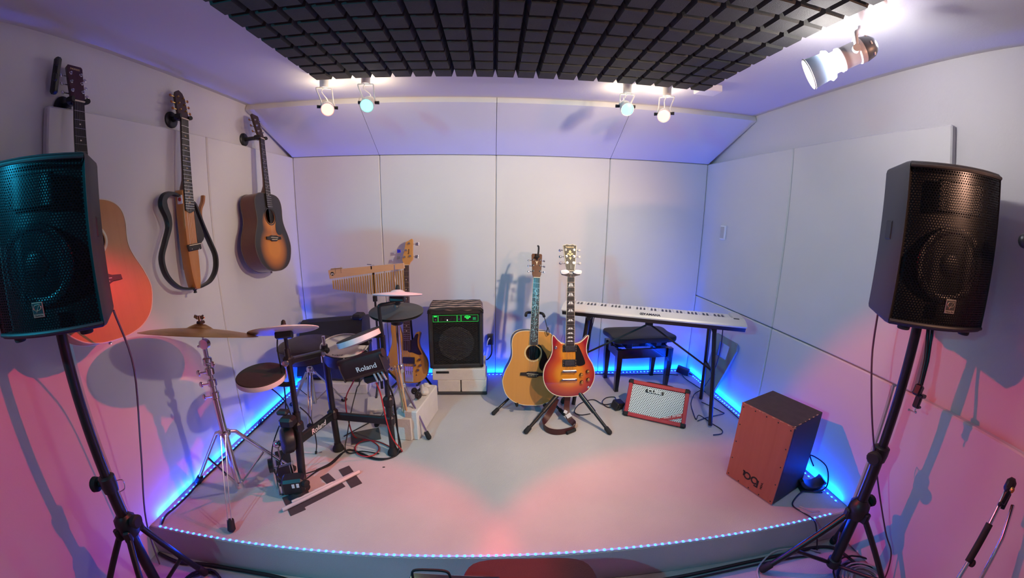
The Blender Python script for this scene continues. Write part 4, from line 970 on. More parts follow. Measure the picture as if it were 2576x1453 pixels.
t = thing('drum_rack', 'black tubular drum rack on three legs carrying the electronic pads', 'drum rack', (0.66, -1.10, 0))
o_ = V((0.66, -1.10, 0)); L = lambda *p: V(p) - o_
def leg_post(name, pts, r, flare=True, col=None):
    lg = G().tube([L(*p) for p in pts], r, 14).obj(name, BLKM, t)
    if flare:
        p = L(*pts[0]); G().lathe([(0.030, 0.0), (0.033, 0.004), (0.031, 0.016), (0.021, 0.034), (0.019, 0.050)], 18, Matrix.Translation(p + V((0, 0, -0.004)))).obj('rubber_foot', RUB, lg)
    return lg
leg_post('left_leg', [(0.600, -1.365, 0.004), (0.611, -1.335, 0.284), (0.603, -1.305, 0.400)], 0.0185)
G().tube([L(0.603, -1.305, 0.38), L(0.592, -1.280, 0.535), L(0.575, -1.252, 0.700)], 0.0135, 12).obj('left_upright', BLKM, t)
leg_post('middle_leg', [(0.651, -1.033, 0.004), (0.651, -1.033, 0.640)], 0.0175)
leg_post('right_leg', [(0.977, -1.054, 0.004), (0.977, -1.054, 0.330)], 0.0180)
G().tube([L(0.977, -1.054, 0.30), L(0.975, -1.052, 0.700)], 0.0135, 12).obj('right_upright', BLKM, t)
# square bars between the legs
def bar(name, a, b, w, h):
    a, b = L(*a), L(*b); d = b - a; yaw = math.atan2(d.y, d.x); pit = -math.atan2(d.z, math.hypot(d.x, d.y))
    return G().box((a + b) / 2, (d.length, w, h), Matrix.Rotation(yaw, 3, 'Z') @ Matrix.Rotation(pit, 3, 'Y'), 0.005).obj(name, BLKM, t, 0)
b1 = bar('side_bar', (0.651, -1.050, 0.232), (0.608, -1.325, 0.262), 0.024, 0.046)
d = V((0.608 - 0.651, -1.325 + 1.050, 0.030)); yaw = math.atan2(d.y, d.x)
ctr = (L(0.651, -1.050, 0.232) + L(0.608, -1.325, 0.262)) / 2
R_ = Matrix.Rotation(math.atan2(-d.y, -d.x), 3, 'Z') @ Matrix.Rotation(math.atan2(0.03, math.hypot(d.x, d.y)), 3, 'Y') @ Matrix.Rotation(PI / 2, 3, 'X')
LET = mat('white_lettering', (0.75, 0.75, 0.76), 0.5, noise=0.03)
text('lettering', 'Roland', LET, b1, ctr + V((0.0135, -0.002, 0.0)), R_, 0.040, off=0.0005, sx=1.1)
bar('cross_bar', (0.668, -1.034, 0.222), (0.962, -1.052, 0.212), 0.024, 0.044)
for p in ((0.651, -1.036, 0.235), (0.605, -1.318, 0.33), (0.977, -1.054, 0.330), (0.977, -1.053, 0.215)):
    G().box(L(*p), (0.052, 0.050, 0.062), None, 0.012).obj('joint', BLK, t, 0)
bar('upper_bar', (0.578, -1.256, 0.640), (0.650, -1.040, 0.600), 0.030, 0.030)
bar('upper_bar', (0.655, -1.036, 0.560), (0.970, -1.054, 0.560), 0.024, 0.024)
for p in ((0.576, -1.256, 0.64), (0.651, -1.034, 0.60), (0.976, -1.053, 0.56)):
    k = G().box(L(*p), (0.044, 0.044, 0.050), None, 0.010).obj('clamp', BLK, t, 0)
    G().lathe([(0.006, 0.02), (0.008, 0.034), (0.015, 0.036), (0.015, 0.046), (0.010, 0.048)], 12, dirM(L(*p), (0.2, -1, 0.1))).obj('clamp_wing', CHR, k)
# L-rods and arms
G().tube([L(0.575, -1.252, 0.68), L(0.574, -1.250, 0.775)], 0.0085, 10).obj('cymbal_arm', BLKM, t)
G().tube(spl([L(0.590, -1.280, 0.535), L(0.555, -1.290, 0.535), L(0.500, -1.298, 0.545), L(0.470, -1.300, 0.560)], 4), 0.012, 10).obj('pad_arm', BLKM, t)
G().tube([L(0.655, -1.04, 0.55), L(0.655, -1.04, 0.690)], 0.0085, 12).obj('chrome_rod', CHR, t, label='chrome height rod')
arm = spl([L(0.975, -1.052, 0.690), L(0.966, -1.052, 0.835), L(0.972, -1.048, 0.858), L(1.000, -1.036, 0.862), L(1.052, -1.008, 0.866)], 5)
G().tube(arm, 0.0095, 12).obj('cymbal_arm', BLKM, t)
G().tube([L(1.050, -1.008, 0.855), L(1.050, -1.006, 0.900)], 0.0085, 12).box(L(1.050, -1.008, 0.864), (0.030, 0.030, 0.028), None, 0.006).obj('cymbal_tilter', BLKM, t)
G().tube(spl([L(0.973, -1.054, 0.700), L(0.945, -1.054, 0.700), L(0.905, -1.052, 0.690), L(0.868, -1.050, 0.676)], 4), 0.010, 10).obj('pad_arm', BLKM, t)
G().tube([L(0.69, -1.02, 0.575), L(0.727, -0.955, 0.570)], 0.010, 10).obj('pad_arm', BLKM, t)

def pad(label, c, r, th, normal, top, rim, topm, rimm, group=None):
    t = thing('drum_pad', label, 'drum pad', c, None, group)
    M = dirM((0, 0, 0), normal)
    G().lathe([(r * 0.55, -th * 1.3), (r * 0.92, -th), (r, -th * 0.9), (r, -0.002), (r * 0.985, 0.0)], 40, M).obj('shell', rimm, t)
    G().lathe([(r * 0.985, -0.002), (r * 0.985, 0.002), (r * 0.96, 0.0045), (r * 0.5, 0.0055), (0.001, 0.0055)], 40, M).obj('rubber_head', topm, t)
    return t, M
tp, M = pad('grey topped drum pad with white rim on left end of the rack', (0.452, -1.300, 0.585), 0.112, 0.026, (0.06, -0.12, 1), 0, 0, PADG, PADW, 'round drum pads on the rack')
G().box((0.02, 0, -0.034), (0.07, 0.05, 0.026), None, 0.006).obj('clamp_block', BLK, tp, 0)
tp, M = pad('tilted drum pad with white rim above the snare pad', (0.851, -1.052, 0.702), 0.118, 0.030, (-0.34, 0.12, 0.93), 0, 0, PADG, PADW, 'round drum pads on the rack')
G().box((0.02, 0, -0.036), (0.08, 0.05, 0.024), None, 0.006).obj('clamp_block', BLK, tp, 0)
# mesh snare pad
tp = thing('drum_pad', 'white mesh snare pad with black shell in middle of the rack', 'drum pad', (0.727, -0.952, 0.602), None, 'round drum pads on the rack')
M = dirM((0, 0, 0), (0.10, -0.16, 1)); r = 0.128
G().lathe([(r * 0.8, -0.075), (r * 0.96, -0.068), (r, -0.050), (r * 1.02, -0.004), (r * 1.03, 0.004), (r * 0.98, 0.008), (r * 0.93, 0.004)], 44, M).obj('shell', BLK, tp)
G().lathe([(r * 0.94, 0.0), (r * 0.93, 0.0045), (0.001, 0.0045)], 44, M).obj('mesh_head', MESHW, tp)
G().tube([M @ V((r * 0.965 * math.cos(a), r * 0.965 * math.sin(a), 0.008)) for a in [2 * PI * k / 40 for k in range(40)]], 0.0048, 8, True).obj('rim_hoop', mat('pale_hoop', (0.55, 0.52, 0.50), 0.6, noise=0.1), tp)
for k in range(6):
    a = k * PI / 3 + 0.3; G().tube([M @ V((r * 1.045 * math.cos(a), r * 1.045 * math.sin(a), z)) for z in (-0.05, 0.006)], 0.0042, 8).obj('tension_rod', CHR, tp)
text('lettering', 'Roland', BLK, tp, M @ V((-0.055, -0.085, 0.0048)), M.to_3x3() @ Matrix.Rotation(-0.35, 3, 'Z'), 0.020)

def cympad(label, c, r, normal, m, under=True):
    t = thing('cymbal_pad', label, 'cymbal pad', c, None, 'cymbal pads on the drum kit')
    M = dirM((0, 0, 0), normal)
    G().lathe([(r * 0.25, -0.010), (r * 0.93, -0.009), (r, -0.004), (r, -0.001), (r * 0.96, 0.001), (r * 0.30, 0.010), (r * 0.22, 0.017), (r * 0.08, 0.022), (0.002, 0.022)], 48, M).obj('plate', m, t)
    if under:
        G().box(M @ V((0, 0, -0.024)), (0.075, 0.055, 0.034), M.to_3x3(), 0.006).obj('sensor_box', BLK, t, 0)
    G().lathe([(0.010, 0.018), (0.012, 0.022), (0.009, 0.040), (0.004, 0.046)], 14, M).obj('wing_nut', RUB, t)
    return t
cympad('round white plastic cymbal pad over the left end of the drum rack', (0.571, -1.250, 0.792), 0.155, (-0.15, 0.36, 0.92), PADW)
cympad('round white plastic cymbal pad above the dark hi-hat pad', (1.052, -1.004, 0.908), 0.124, (0.0, 0.19, 0.98), PADW)
# hi-hat pad pair
t = thing('cymbal_pad', 'dark grey double hi-hat pad on the chrome stand', 'cymbal pad', (0.998, -0.850, 0.776), None, 'cymbal pads on the drum kit')
HHG = mat('hihat_grey_rubber', (0.055, 0.055, 0.058), 0.6, noise=0.15, nscale=20)
M = dirM((0, 0, 0), (0.02, -0.06, 1)); r = 0.150
G().lathe([(r * 0.3, -0.004), (r * 0.96, -0.004), (r, 0.000), (r * 0.97, 0.004), (r * 0.30, 0.015), (r * 0.20, 0.022), (0.004, 0.024)], 48, M).obj('upper_plate', HHG, t)
G().lathe([(r * 0.20, -0.034), (r * 0.32, -0.026), (r * 0.96, -0.016), (r * 0.985, -0.012), (r * 0.95, -0.008), (r * 0.3, -0.008)], 48, M).obj('lower_plate', BLK, t)
G().lathe([(0.030, -0.078), (0.034, -0.074), (0.034, -0.044), (0.024, -0.036)], 20, M).obj('sensor_box', BLK, t)
G().lathe([(0.014, 0.022), (0.015, 0.05), (0.008, 0.055), (0.008, 0.075)], 14, M).obj('clutch', CHR, t)

# hi-hat stand
t = thing('hihat_stand', 'chrome three legged hi-hat stand right of the drum rack', 'cymbal stand', (1.0, -0.85, 0))
G().tube([(0, 0, 0.40), (0, 0, 0.80)], 0.0115, 14).obj('upper_tube', CHR, t)
G().tube([(0, 0, 0.06), (0, 0, 0.43)], 0.0150, 14).obj('lower_tube', CHR, t)
G().tube([(0, 0, 0.40), (0, 0, 1.035)], 0.0035, 8).obj('pull_rod', CHR, t)
c = G().lathe([(0.016, -0.025), (0.020, -0.02), (0.020, 0.02), (0.016, 0.025)], 16, Matrix.Translation((0, 0, 0.43))).obj('height_clamp', CHR, t)
G().tube([(0.016, 0, 0.43), (-0.045, -0.010, 0.43)], 0.005, 8).ball((-0.048, -0.010, 0.43), 0.012, 12, 8, (1, 0.6, 1)).obj('wing_bolt', CHR, c)
c = G().lathe([(0.018, -0.02), (0.024, -0.016), (0.024, 0.016), (0.018, 0.02)], 16, Matrix.Translation((0, 0, 0.315))).obj('leg_collar', CHR, t)
for (x, y) in ((1.157 - 1.0, -0.918 + 0.85), (0.80 - 1.0, -0.79 + 0.85), (0.03, 0.20)):
    f = V((x, y, 0.012)); a = V((x, y, 0)).normalized() * 0.022
    lg = G().tube([V((a.x, a.y, 0.315)), f], 0.0078, 10).obj('leg', CHR, t)
    dl = (f - V((0, 0, 0.315))).normalized()
    G().lathe([(0.009, -0.045), (0.014, -0.040), (0.016, -0.002), (0.010, 0.008)], 12, dirM(f, dl)).obj('rubber_foot', RUB, lg)
    G().tube([V((a.x * 0.8, a.y * 0.8, 0.10)), V((0, 0, 0.315)).lerp(f, 0.55)], 0.005, 8).obj('brace', CHR, t)

# sound module: its back, with the maker's name, faces the room
t = thing('sound_module', 'black drum sound module clamped to the rack, its lettered back facing the camera', 'sound module', (0.885, -1.125, 0.560))
u = V((0.225, -0.02, 0.075)).normalized(); n_ = V((0.22, -0.86, 0.12)); n_ = (n_ - u * n_.dot(u)).normalized(); w_ = u.cross(n_) * -1
w_ = n_.cross(u); w_ = w_ if w_.z > 0 else -w_
MR = Matrix(((u.x, -n_.x, w_.x), (u.y, -n_.y, w_.y), (u.z, -n_.z, w_.z)))
MM = MR.to_4x4()
MODM = mat('module_black', (0.030, 0.014, 0.012), 0.32, noise=0.15, nscale=30)
g = G(); g.M = MM
prof = [(-0.004, -0.052), (-0.018, -0.034), (-0.020, 0.016), (-0.010, 0.046), (0.010, 0.060), (0.032, 0.056), (0.044, 0.034), (0.042, -0.030), (0.020, -0.052)]
P = [V((-0.112, y, z)) for y, z in prof] + [V((0.112, y, z)) for y, z in prof]; K = len(prof)
g.add(P, [(i, (i + 1) % K, K + (i + 1) % K, K + i) for i in range(K)] + [tuple(range(K)), tuple(K + i for i in range(K))]).obj('housing', MODM, t, 35)
g = G(); g.M = MM
g.tube([(-0.128, 0.012, 0.040), (0.128, 0.012, 0.040)], 0.0225, 18).obj('top_roll', MODM, t)
for s in (-1, 1):
    g = G(); g.M = MM
    g.box((s * 0.116, 0.010, -0.004), (0.009, 0.062, 0.096), None, 0.006).obj('end_cap', BLK, t, 0)
text('lettering', 'Roland', LET, t, MM @ V((0.028, -0.0208, -0.004)), MR @ Matrix.Rotation(PI / 2, 3, 'X'), 0.036, off=0.0004, sx=1.15)
for k in range(3):
    g = G(); g.M = MM
    g.cyl((0.045 + 0.022 * k, -0.004, -0.050), (0.062 + 0.024 * k, -0.028, -0.088), 0.0058, 0.0048, 10).obj('jack_plug', mat('grey_plug', (0.42, 0.42, 0.46), 0.35, metal=0.5, noise=0.1), t)
g = G(); g.M = MM
g.box((0.02, 0.03, -0.075), (0.11, 0.05, 0.045), None, 0.012).obj('mount_clamp', BLK, t, 0)

# kick trigger on its tower, and its pedal
t = thing('kick_pad', 'black kick drum trigger pad on a low tower at the left rack leg', 'kick pad', (0.560, -1.375, 0))
o_ = V((0.560, -1.375, 0)); L = lambda *p: V(p) - o_
M = dirM(L(0.560, -1.372, 0.285), (-0.75, -0.62, 0.12))
G().lathe([(0.052, -0.040), (0.060, -0.034), (0.064, -0.010), (0.062, 0.006), (0.052, 0.014), (0.016, 0.018), (0.002, 0.018)], 36, M).obj('trigger_head', BLK, t)
G().cyl(M @ V((0, 0.0, 0.016)), M @ V((0, 0, 0.022)), 0.007, None, 12).obj('head_bolt', CHR, t)
G().box(L(0.585, -1.356, 0.38), (0.070, 0.060, 0.050), None, 0.012).box(L(0.572, -1.360, 0.430), (0.055, 0.040, 0.022), None, 0.008).obj('tower_bracket', BLK, t, 0)
G().box(L(0.578, -1.400, 0.062), (0.105, 0.075, 0.085), rzyx(0.3, 0, 0), 0.012).obj('pedal_mount', BLK, t, 0)
G().lathe([(0.010, 0.0), (0.018, 0.004), (0.018, 0.024), (0.012, 0.028)], 14, dirM(L(0.632, -1.405, 0.075), (1, -0.4, 0.1))).obj('mount_knob', RUB, t)
for x in (0.594, 0.614): G().box(L(x, -1.4345 + (x - 0.594) * 0.3, 0.075), (0.013, 0.003, 0.022), rzyx(0.3, 0, 0), 0.001).obj('white_mark', LET, t, 0)
G().lathe([(0.040, 0.0), (0.046, 0.003), (0.044, 0.016), (0.030, 0.030)], 24, Matrix.Translation(L(0.598, -1.410, 0.0))).obj('round_foot', RUB, t)
t = thing('kick_pedal', 'chrome kick drum pedal behind the low trigger tower', 'drum pedal', (0.49, -1.33, 0))
o_ = V((0.49, -1.33, 0)); L = lambda *p: V(p) - o_
G().box(L(0.475, -1.30, 0.010), (0.085, 0.26, 0.010), rzyx(0.55, 0, 0), 0.003).obj('base_plate', CHR, t, 0)
G().box(L(0.45, -1.26, 0.055), (0.075, 0.20, 0.010), rzyx(0.55, 0.30, 0), 0.003).obj('foot_board', BLKM, t, 0)
for s in (-1, 1): G().tube([L(0.512 + s * 0.036, -1.365 + s * 0.022, 0.012), L(0.512 + s * 0.032, -1.365 + s * 0.02, 0.135)], 0.008, 10).obj('pillar', CHR, t)
G().tube([L(0.475, -1.39, 0.135), L(0.550, -1.345, 0.135)], 0.006, 10).obj('axle', CHR, t)
G().tube([L(0.512, -1.365, 0.135), L(0.505, -1.355, 0.245)], 0.004, 8).ball(L(0.507, -1.356, 0.252), 0.020, 14, 10).obj('beater', CHR, t)
G().lathe([(0.004, -0.012), (0.034, -0.010), (0.034, 0.010), (0.004, 0.012)], 20, dirM(L(0.470, -1.388, 0.150), (-0.8, -0.5, 0))).obj('sprocket', BLKM, t)

# crash cymbal and chrome stand
q = G().lathe([(0.0075, 0.0), (0.020, -0.001), (0.042, -0.012), (0.052, -0.019), (0.12, -0.024), (0.19, -0.034), (0.235, -0.046), (0.2355, -0.0445), (0.19, -0.0325), (0.12, -0.0225), (0.052, -0.0175), (0.042, -0.0105), (0.020, 0.001), (0.0075, 0.002)], 72).obj('crash_cymbal', BRASS, None, 60)
q.location = (0.292, -1.430, 0.868); q.rotation_euler = (-0.315, 0.02, 0)
tag(q, 'bronze crash cymbal on the chrome stand by the left wall', 'cymbal')
m = BRASS; nt = m.node_tree; b = nt.nodes['Principled BSDF']        # lathe grooves
w = nt.nodes.new('ShaderNodeTexWave'); w.wave_type = 'RINGS'; w.rings_direction = 'Z'; w.inputs['Scale'].default_value = 70; w.inputs['Distortion'].default_value = 0.5
tc = nt.nodes.new('ShaderNodeTexCoord'); nt.links.new(tc.outputs['Object'], w.inputs['Vector'])
bp = nt.nodes.new('ShaderNodeBump'); bp.inputs['Strength'].default_value = 0.25; bp.inputs['Distance'].default_value = 0.002
nt.links.new(w.outputs['Fac'], bp.inputs['Height']); nt.links.new(bp.outputs['Normal'], b.inputs['Normal'])

t = thing('cymbal_stand', 'chrome tripod cymbal stand by left wall under the bronze crash', 'cymbal stand', (0.295, -1.43, 0))
top = V((-0.003, 0, 0.868)); lean = lambda z: V((0.012 * (0.5 - z), 0.0, z))
G().tube([V((-0.003, 0, 0.800)), V((-0.003, 0, 0.900))], 0.004, 8).obj('tilter_rod', CHR, t)
wn = G().lathe([(0.016, 0.872), (0.017, 0.876), (0.015, 0.882)], 16).obj('felt', RUB, t)
g = G().cyl((-0.003, 0, 0.88), (-0.003, 0, 0.905), 0.007, None, 12)
for s in (-1, 1): g.box((-0.003 + s * 0.016, 0, 0.900), (0.022, 0.006, 0.018), Matrix.Rotation(-s * 0.5, 3, 'Y'), 0.003)
g.obj('wing_nut', CHR, t)
c = G().lathe([(0.010, -0.012), (0.022, -0.010), (0.022, 0.010), (0.010, 0.012)], 20, dirM((0.0, 0, 0.780), (0.1, -1, 0))).obj('tilter', CHR, t)
G().tube([(-0.01, 0.0, 0.775), (-0.034, -0.004, 0.768)], 0.005, 8).obj('tilter_lever', CHR, c)
G().tube([lean(0.56), lean(0.765)], 0.0095, 12).obj('upper_tube', CHR, t)
G().tube([lean(0.40), lean(0.60)], 0.0125, 12).obj('middle_tube', CHR, t)
G().tube([lean(0.05), lean(0.52)], 0.0155, 14).obj('lower_tube', CHR, t)
for z, s in ((0.700, 1), (0.655, -1), (0.600, -1), (0.540, -1)):
    p = lean(z); c = G().lathe([(0.014, -0.018), (0.019, -0.014), (0.019, 0.014), (0.014, 0.018)], 16, Matrix.Translation(p)).obj('clamp', CHR, t)
    G().tube([p + V((0.0, -0.015, 0)), p + V((s * 0.034, -0.020, -0.004))], 0.0048, 8).ball(p + V((s * 0.042, -0.020, -0.004)), 0.011, 12, 8, (1, 0.5, 1.3)).obj('wing_bolt', CHR, c)
c = G().lathe([(0.017, -0.014), (0.026, -0.010), (0.026, 0.010), (0.017, 0.014)], 16, Matrix.Translation(lean(0.345))).obj('leg_collar', CHR, t)
for k, (x, y) in enumerate(((0.405 - 0.295, -1.672 + 1.43), (0.025 - 0.295, -1.400 + 1.43), (0.485 - 0.295, -1.235 + 1.43))):
    f = V((x, y, 0.012)); a = V((x, y, 0)).normalized()
    kn = V((x, y, 0)) * 0.18 + V((0, 0, 0.335)); hi = a * 0.026 + V((0, 0, 0.345))
    lg = G()
    if k == 0:
        sd = V((-a.y, a.x, 0))
        # this leg has thin twin wire rods
        for s in (-1, 1): lg.tube([hi + sd * 0.010 * s, f + sd * 0.007 * s + V((0, 0, 0.02))], 0.0022, 6)
        lg = lg.obj('leg', CHR, t)
    else:
        lg = lg.tube([hi, kn, f], 0.0090, 10).obj('leg', CHR, t)
    dl = (f - hi).normalized()
    G().lathe([(0.010, -0.050), (0.015, -0.045), (0.018, -0.002), (0.010, 0.008)], 12, dirM(f, dl)).obj('rubber_foot', RUB, lg)
    G().tube([lean(0.055) + a * 0.012, hi.lerp(f, 0.50 if k else 0.42)], 0.0055, 8).obj('brace', CHR, t)
G().lathe([(0.012, -0.02), (0.020, -0.016), (0.020, 0.016), (0.014, 0.02)], 14, Matrix.Translation(lean(0.055))).obj('brace_collar', CHR, t)

# drum throne
t = thing('drum_throne', 'round dark padded drum throne on chrome legs behind the rack', 'stool', (0.325, -0.62, 0))
VIN = mat('dark_vinyl', (0.045, 0.026, 0.024), 0.45, noise=0.2, nscale=25, bump=0.2, bscale=200)
G().lathe([(0.150, 0.400), (0.172, 0.404), (0.180, 0.420), (0.180, 0.470), (0.172, 0.492), (0.150, 0.502), (0.06, 0.506), (0.001, 0.506)], 48).obj('cushion', VIN, t)
G().tube([(0.1795 * math.cos(a), 0.1795 * math.sin(a), 0.474) for a in [2 * PI * k / 48 for k in range(48)]], 0.0035, 6, True).obj('piping', VIN, t)
G().lathe([(0.02, 0.385), (0.155, 0.392), (0.155, 0.402)], 32).obj('seat_base', BLK, t)
G().tube([(0, 0, 0.06), (0, 0, 0.39)], 0.0135, 14).obj('column', CHR, t)
c = G().lathe([(0.015, -0.03), (0.023, -0.026), (0.023, 0.02), (0.016, 0.03)], 16, Matrix.Translation((0, 0, 0.30))).obj('collar', CHR, t)
G().tube([(0.01, -0.02, 0.30), (0.045, -0.035, 0.305)], 0.006, 8).ball((0.05, -0.037, 0.305), 0.012, 12, 8, (1, 0.6, 1.2)).obj('wing_bolt', CHR, c)
for a in (-75, 45, 165):
    dx = V((math.cos(math.radians(a)), math.sin(math.radians(a)), 0)); sd = V((-dx.y, dx.x, 0))
    g = G()
    for s in (-1, 1): g.tube([dx * 0.022 + sd * s * 0.010 + V((0, 0, 0.295)), dx * 0.20 + sd * s * 0.008 + V((0, 0, 0.022))], 0.0065, 8)
    lg = g.obj('leg', CHR, t)
    G().box(dx * 0.205 + V((0, 0, 0.014)), (0.04, 0.034, 0.024), Matrix.Rotation(math.radians(a), 3, 'Z'), 0.008).obj('rubber_foot', RUB, lg, 0)
    G().tube([dx * 0.016 + V((0, 0, 0.08)), dx * 0.125 + V((0, 0, 0.145))], 0.005, 8).obj('brace', CHR, t)

# bar chimes
CHW = wood('chime_ash', (0.72, 0.48, 0.27), (0.62, 0.38, 0.20), 0.5, (3, 40, 40), coat=0.0)
A, B = V((0.402, -0.350, 0.897)), V((0.930, -0.350, 0.957)); d = (B - A); Lc = d.length; d = d / Lc; upv = V((-d.z, 0, d.x))
t = thing('bar_chimes', 'wooden bar of hanging golden chime tubes standing left of the bass guitar', 'chimes', A)
g = G(); hs0, hs1 = 0.030, 0.0175
P = [d * 0 - upv * hs0, d * Lc - upv * hs1, d * Lc + upv * hs1, d * 0 + upv * hs0]
P = [p + V((0, y, 0)) for y in (-0.012, 0.012) for p in P]
g.add(P, [(0, 1, 2, 3), (4, 7, 6, 5), (0, 4, 5, 1), (1, 5, 6, 2), (2, 6, 7, 3), (3, 7, 4, 0)]).obj('wooden_bar', CHW, t, 0)
k = G().cyl(d * 0.026 + V((0, -0.0118, 0.003)), d * 0.026 + V((0, -0.0135, 0.003)), 0.0135, None, 28).obj('round_badge', BLK, t)
text('lettering', 'pq', LET, k, d * 0.026 + V((0, -0.0138, 0.004)), (PI / 2, -0.1, 0), 0.018, off=0.0006)
sk = G().tube([d * 0.022 + upv * 0.036 + V((0, -0.012, 0)), d * 0.102 + upv * 0.034 + V((0, -0.012, 0))], 0.0042, 10).obj('striker', GOLD, t)
for x in (0.050, 0.090): G().tube([d * x + V((0, -0.014, 0.045)), d * x + V((0, -0.0125, 0.0))], 0.0007, 5).obj('striker_cord', BLK, sk)
NT = 31
for k in range(NT):
    x = 0.018 + (Lc - 0.030) * k / (NT - 1); f = k / (NT - 1)
    p = d * x - upv * (hs0 + (hs1 - hs0) * x / Lc) ; ln = 0.058 + 0.135 * f ** 0.9
    zt_ = p + V((0, 0, -0.012 - 0.004 * (1 - f)))
    G().tube([zt_, zt_ + V((0, 0, -ln))], 0.0052, 10).tube([p + V((0, 0, 0.010)), zt_], 0.0009, 5).obj('chime_tube', GOLD, t)
st = thing('chime_stand', 'thin black stand holding the wooden bar chimes', 'chime stand', (0.705, -0.325, 0))
G().tube([(0, 0, 0.42), (0, 0, 0.955)], 0.0075, 12).obj('upper_pole', BLKM, st)
G().tube([(0, 0, 0.03), (0, 0, 0.45)], 0.0110, 12).obj('lower_pole', BLKM, st)
for z in (0.72, 0.45): G().lathe([(0.012, -0.02), (0.016, -0.018), (0.016, 0.018), (0.012, 0.02)], 14, Matrix.Translation((0, 0, z))).obj('collar', BLK, st)
G().box((0, -0.012, 0.945), (0.016, 0.050, 0.030), None, 0.004).obj('bar_clamp', CHR, st, 0)
G().tube([(0.0, -0.03, 0.965), (-0.030, -0.03, 0.968)], 0.003, 8).obj('clamp_screw', CHR, st)
for a in (-90, 30, 150):
    dx = V((math.cos(math.radians(a)), math.sin(math.radians(a)), 0))
    G().tube([V((0, 0, 0.22)) + dx * 0.012, dx * 0.16 + V((0, 0, 0.010))], 0.0075, 10).obj('leg', BLKM, st)

# drumsticks: two leaning in the hi-hat stand, two taped to the floor
STK = wood('hickory', (0.68, 0.45, 0.25), (0.58, 0.36, 0.18), 0.5, (30, 30, 3), coat=0.1)
def stick(p0, p1, label, group):
    p0, p1 = V(p0), V(p1); d = p1 - p0; L = d.length
    q = G().lathe([(0.004, 0.0), (0.0068, 0.003), (0.0070, L * 0.70), (0.0040, L * 0.94), (0.0032, L * 0.955), (0.0050, L * 0.975), (0.0042, L * 0.995), (0.001, L)], 14).obj('drumstick', STK, None)
    q.matrix_world = dirM(p0, d); return tag(q, label, 'drumstick', group)
stick((1.035, -0.905, 0.156), (1.000, -0.895, 0.470), 'pale wooden drumstick leaning against hi-hat stand, nearer the camera', 'drumsticks by the hi-hat stand')
stick((1.012, -0.880, 0.156), (0.975, -0.880, 0.460), 'pale wooden drumstick leaning against hi-hat stand, on its left side', 'drumsticks by the hi-hat stand')
# ================================================================== amplifiers, keyboard, bench, box drum
GRN = mat('lit_green_panel', (0.01, 0.30, 0.05), 0.4, emit=(0.03, 0.85, 0.10), estr=0.9)
t = thing('bass_amplifier', 'black bass amplifier with lit green panel standing on white blocks at back wall', 'amplifier', (1.2733, -0.350, 0.2075), (0, 0, 0.066))
w, h, dp = 0.388, 0.444, 0.25
TOLEX = mat('black_tolex', (0.022, 0.020, 0.019), 0.6, noise=0.2, nscale=80, bump=0.3, bscale=500)
g = G()
# hollow front: frame of four borders, back box
g.box((0, 0.135, h / 2), (w, dp - 0.03, h), None, 0.012)
g.box((0, 0.012, h - 0.020), (w, 0.030, 0.040), None, 0.008).box((0, 0.012, 0.016), (w, 0.030, 0.032), None, 0.008)
for s in (-1, 1): g.box((s * (w / 2 - 0.016), 0.012, h / 2), (0.032, 0.030, h), None, 0.008)
g.obj('cabinet', TOLEX, t, 0)
pn = G().box((0, 0.008, h - 0.066), (w - 0.068, 0.012, 0.054), None, 0.002).obj('control_panel', BLK, t, 0)
g = G(); z0, z1, y = h - 0.0905, h - 0.0435, 0.0012
for x0, x1 in ((-0.158, -0.124), (-0.120, 0.008), (0.012, 0.036), (0.040, 0.158)):
    g.box(((x0 + x1) / 2, y, z0), (x1 - x0, 0.001, 0.0014)).box(((x0 + x1) / 2, y, z1), (x1 - x0, 0.001, 0.0010)).box((x0, y, (z0 + z1) / 2), (0.0014, 0.001, z1 - z0)).box((x1, y, (z0 + z1) / 2), (0.0014, 0.001, z1 - z0))
g.box((-0.141, y, h - 0.051), (0.022, 0.001, 0.009))
g.obj('green_outline', GRN, pn, 0)
for k, x in enumerate((-0.103, -0.076, -0.040, -0.012)):
    G().cyl((x, 0.002, h - 0.070), (x, -0.008, h - 0.070), 0.0085, 0.0075, 16).obj('knob', RUB, pn)
for x in (-0.141, 0.024): G().cyl((x, 0.002, h - 0.074), (x, -0.003, h - 0.074), 0.006, 0.005, 12).obj('jack_socket', CHR, pn)
G().ball((-0.058, -0.001, h - 0.078), 0.004, 10, 6).obj('indicator_lamp', mat('lit_white_indicator', (0.9, 0.9, 0.9), 0.4, emit=(1, 1, 0.9), estr=2.0), pn)
g = G().prism(closed([(0.062, h - 0.060), (0.066, h - 0.050), (0.080, h - 0.048), (0.092, h - 0.050), (0.104, h - 0.053), (0.104, h - 0.062), (0.094, h - 0.064), (0.090, h - 0.072), (0.078, h - 0.073), (0.072, h - 0.064)], 3), 0.0005, 0.0018).obj('green_emblem', GRN, pn, 0)
text('lettering', 'Boxer', BLK, pn, (0.083, 0.0003, h - 0.0555), FRONT, 0.0115, off=0.0002)
text('lettering', '65', BLK, pn, (0.083, 0.0003, h - 0.0675), FRONT, 0.0085, off=0.0002)
G().box((0.131, 0.001, h - 0.070), (0.022, 0.004, 0.020), None, 0.001).obj('power_switch', mat('green_switch', (0.005, 0.12, 0.03), 0.4, emit=(0.01, 0.4, 0.12), estr=0.4), pn, 0)
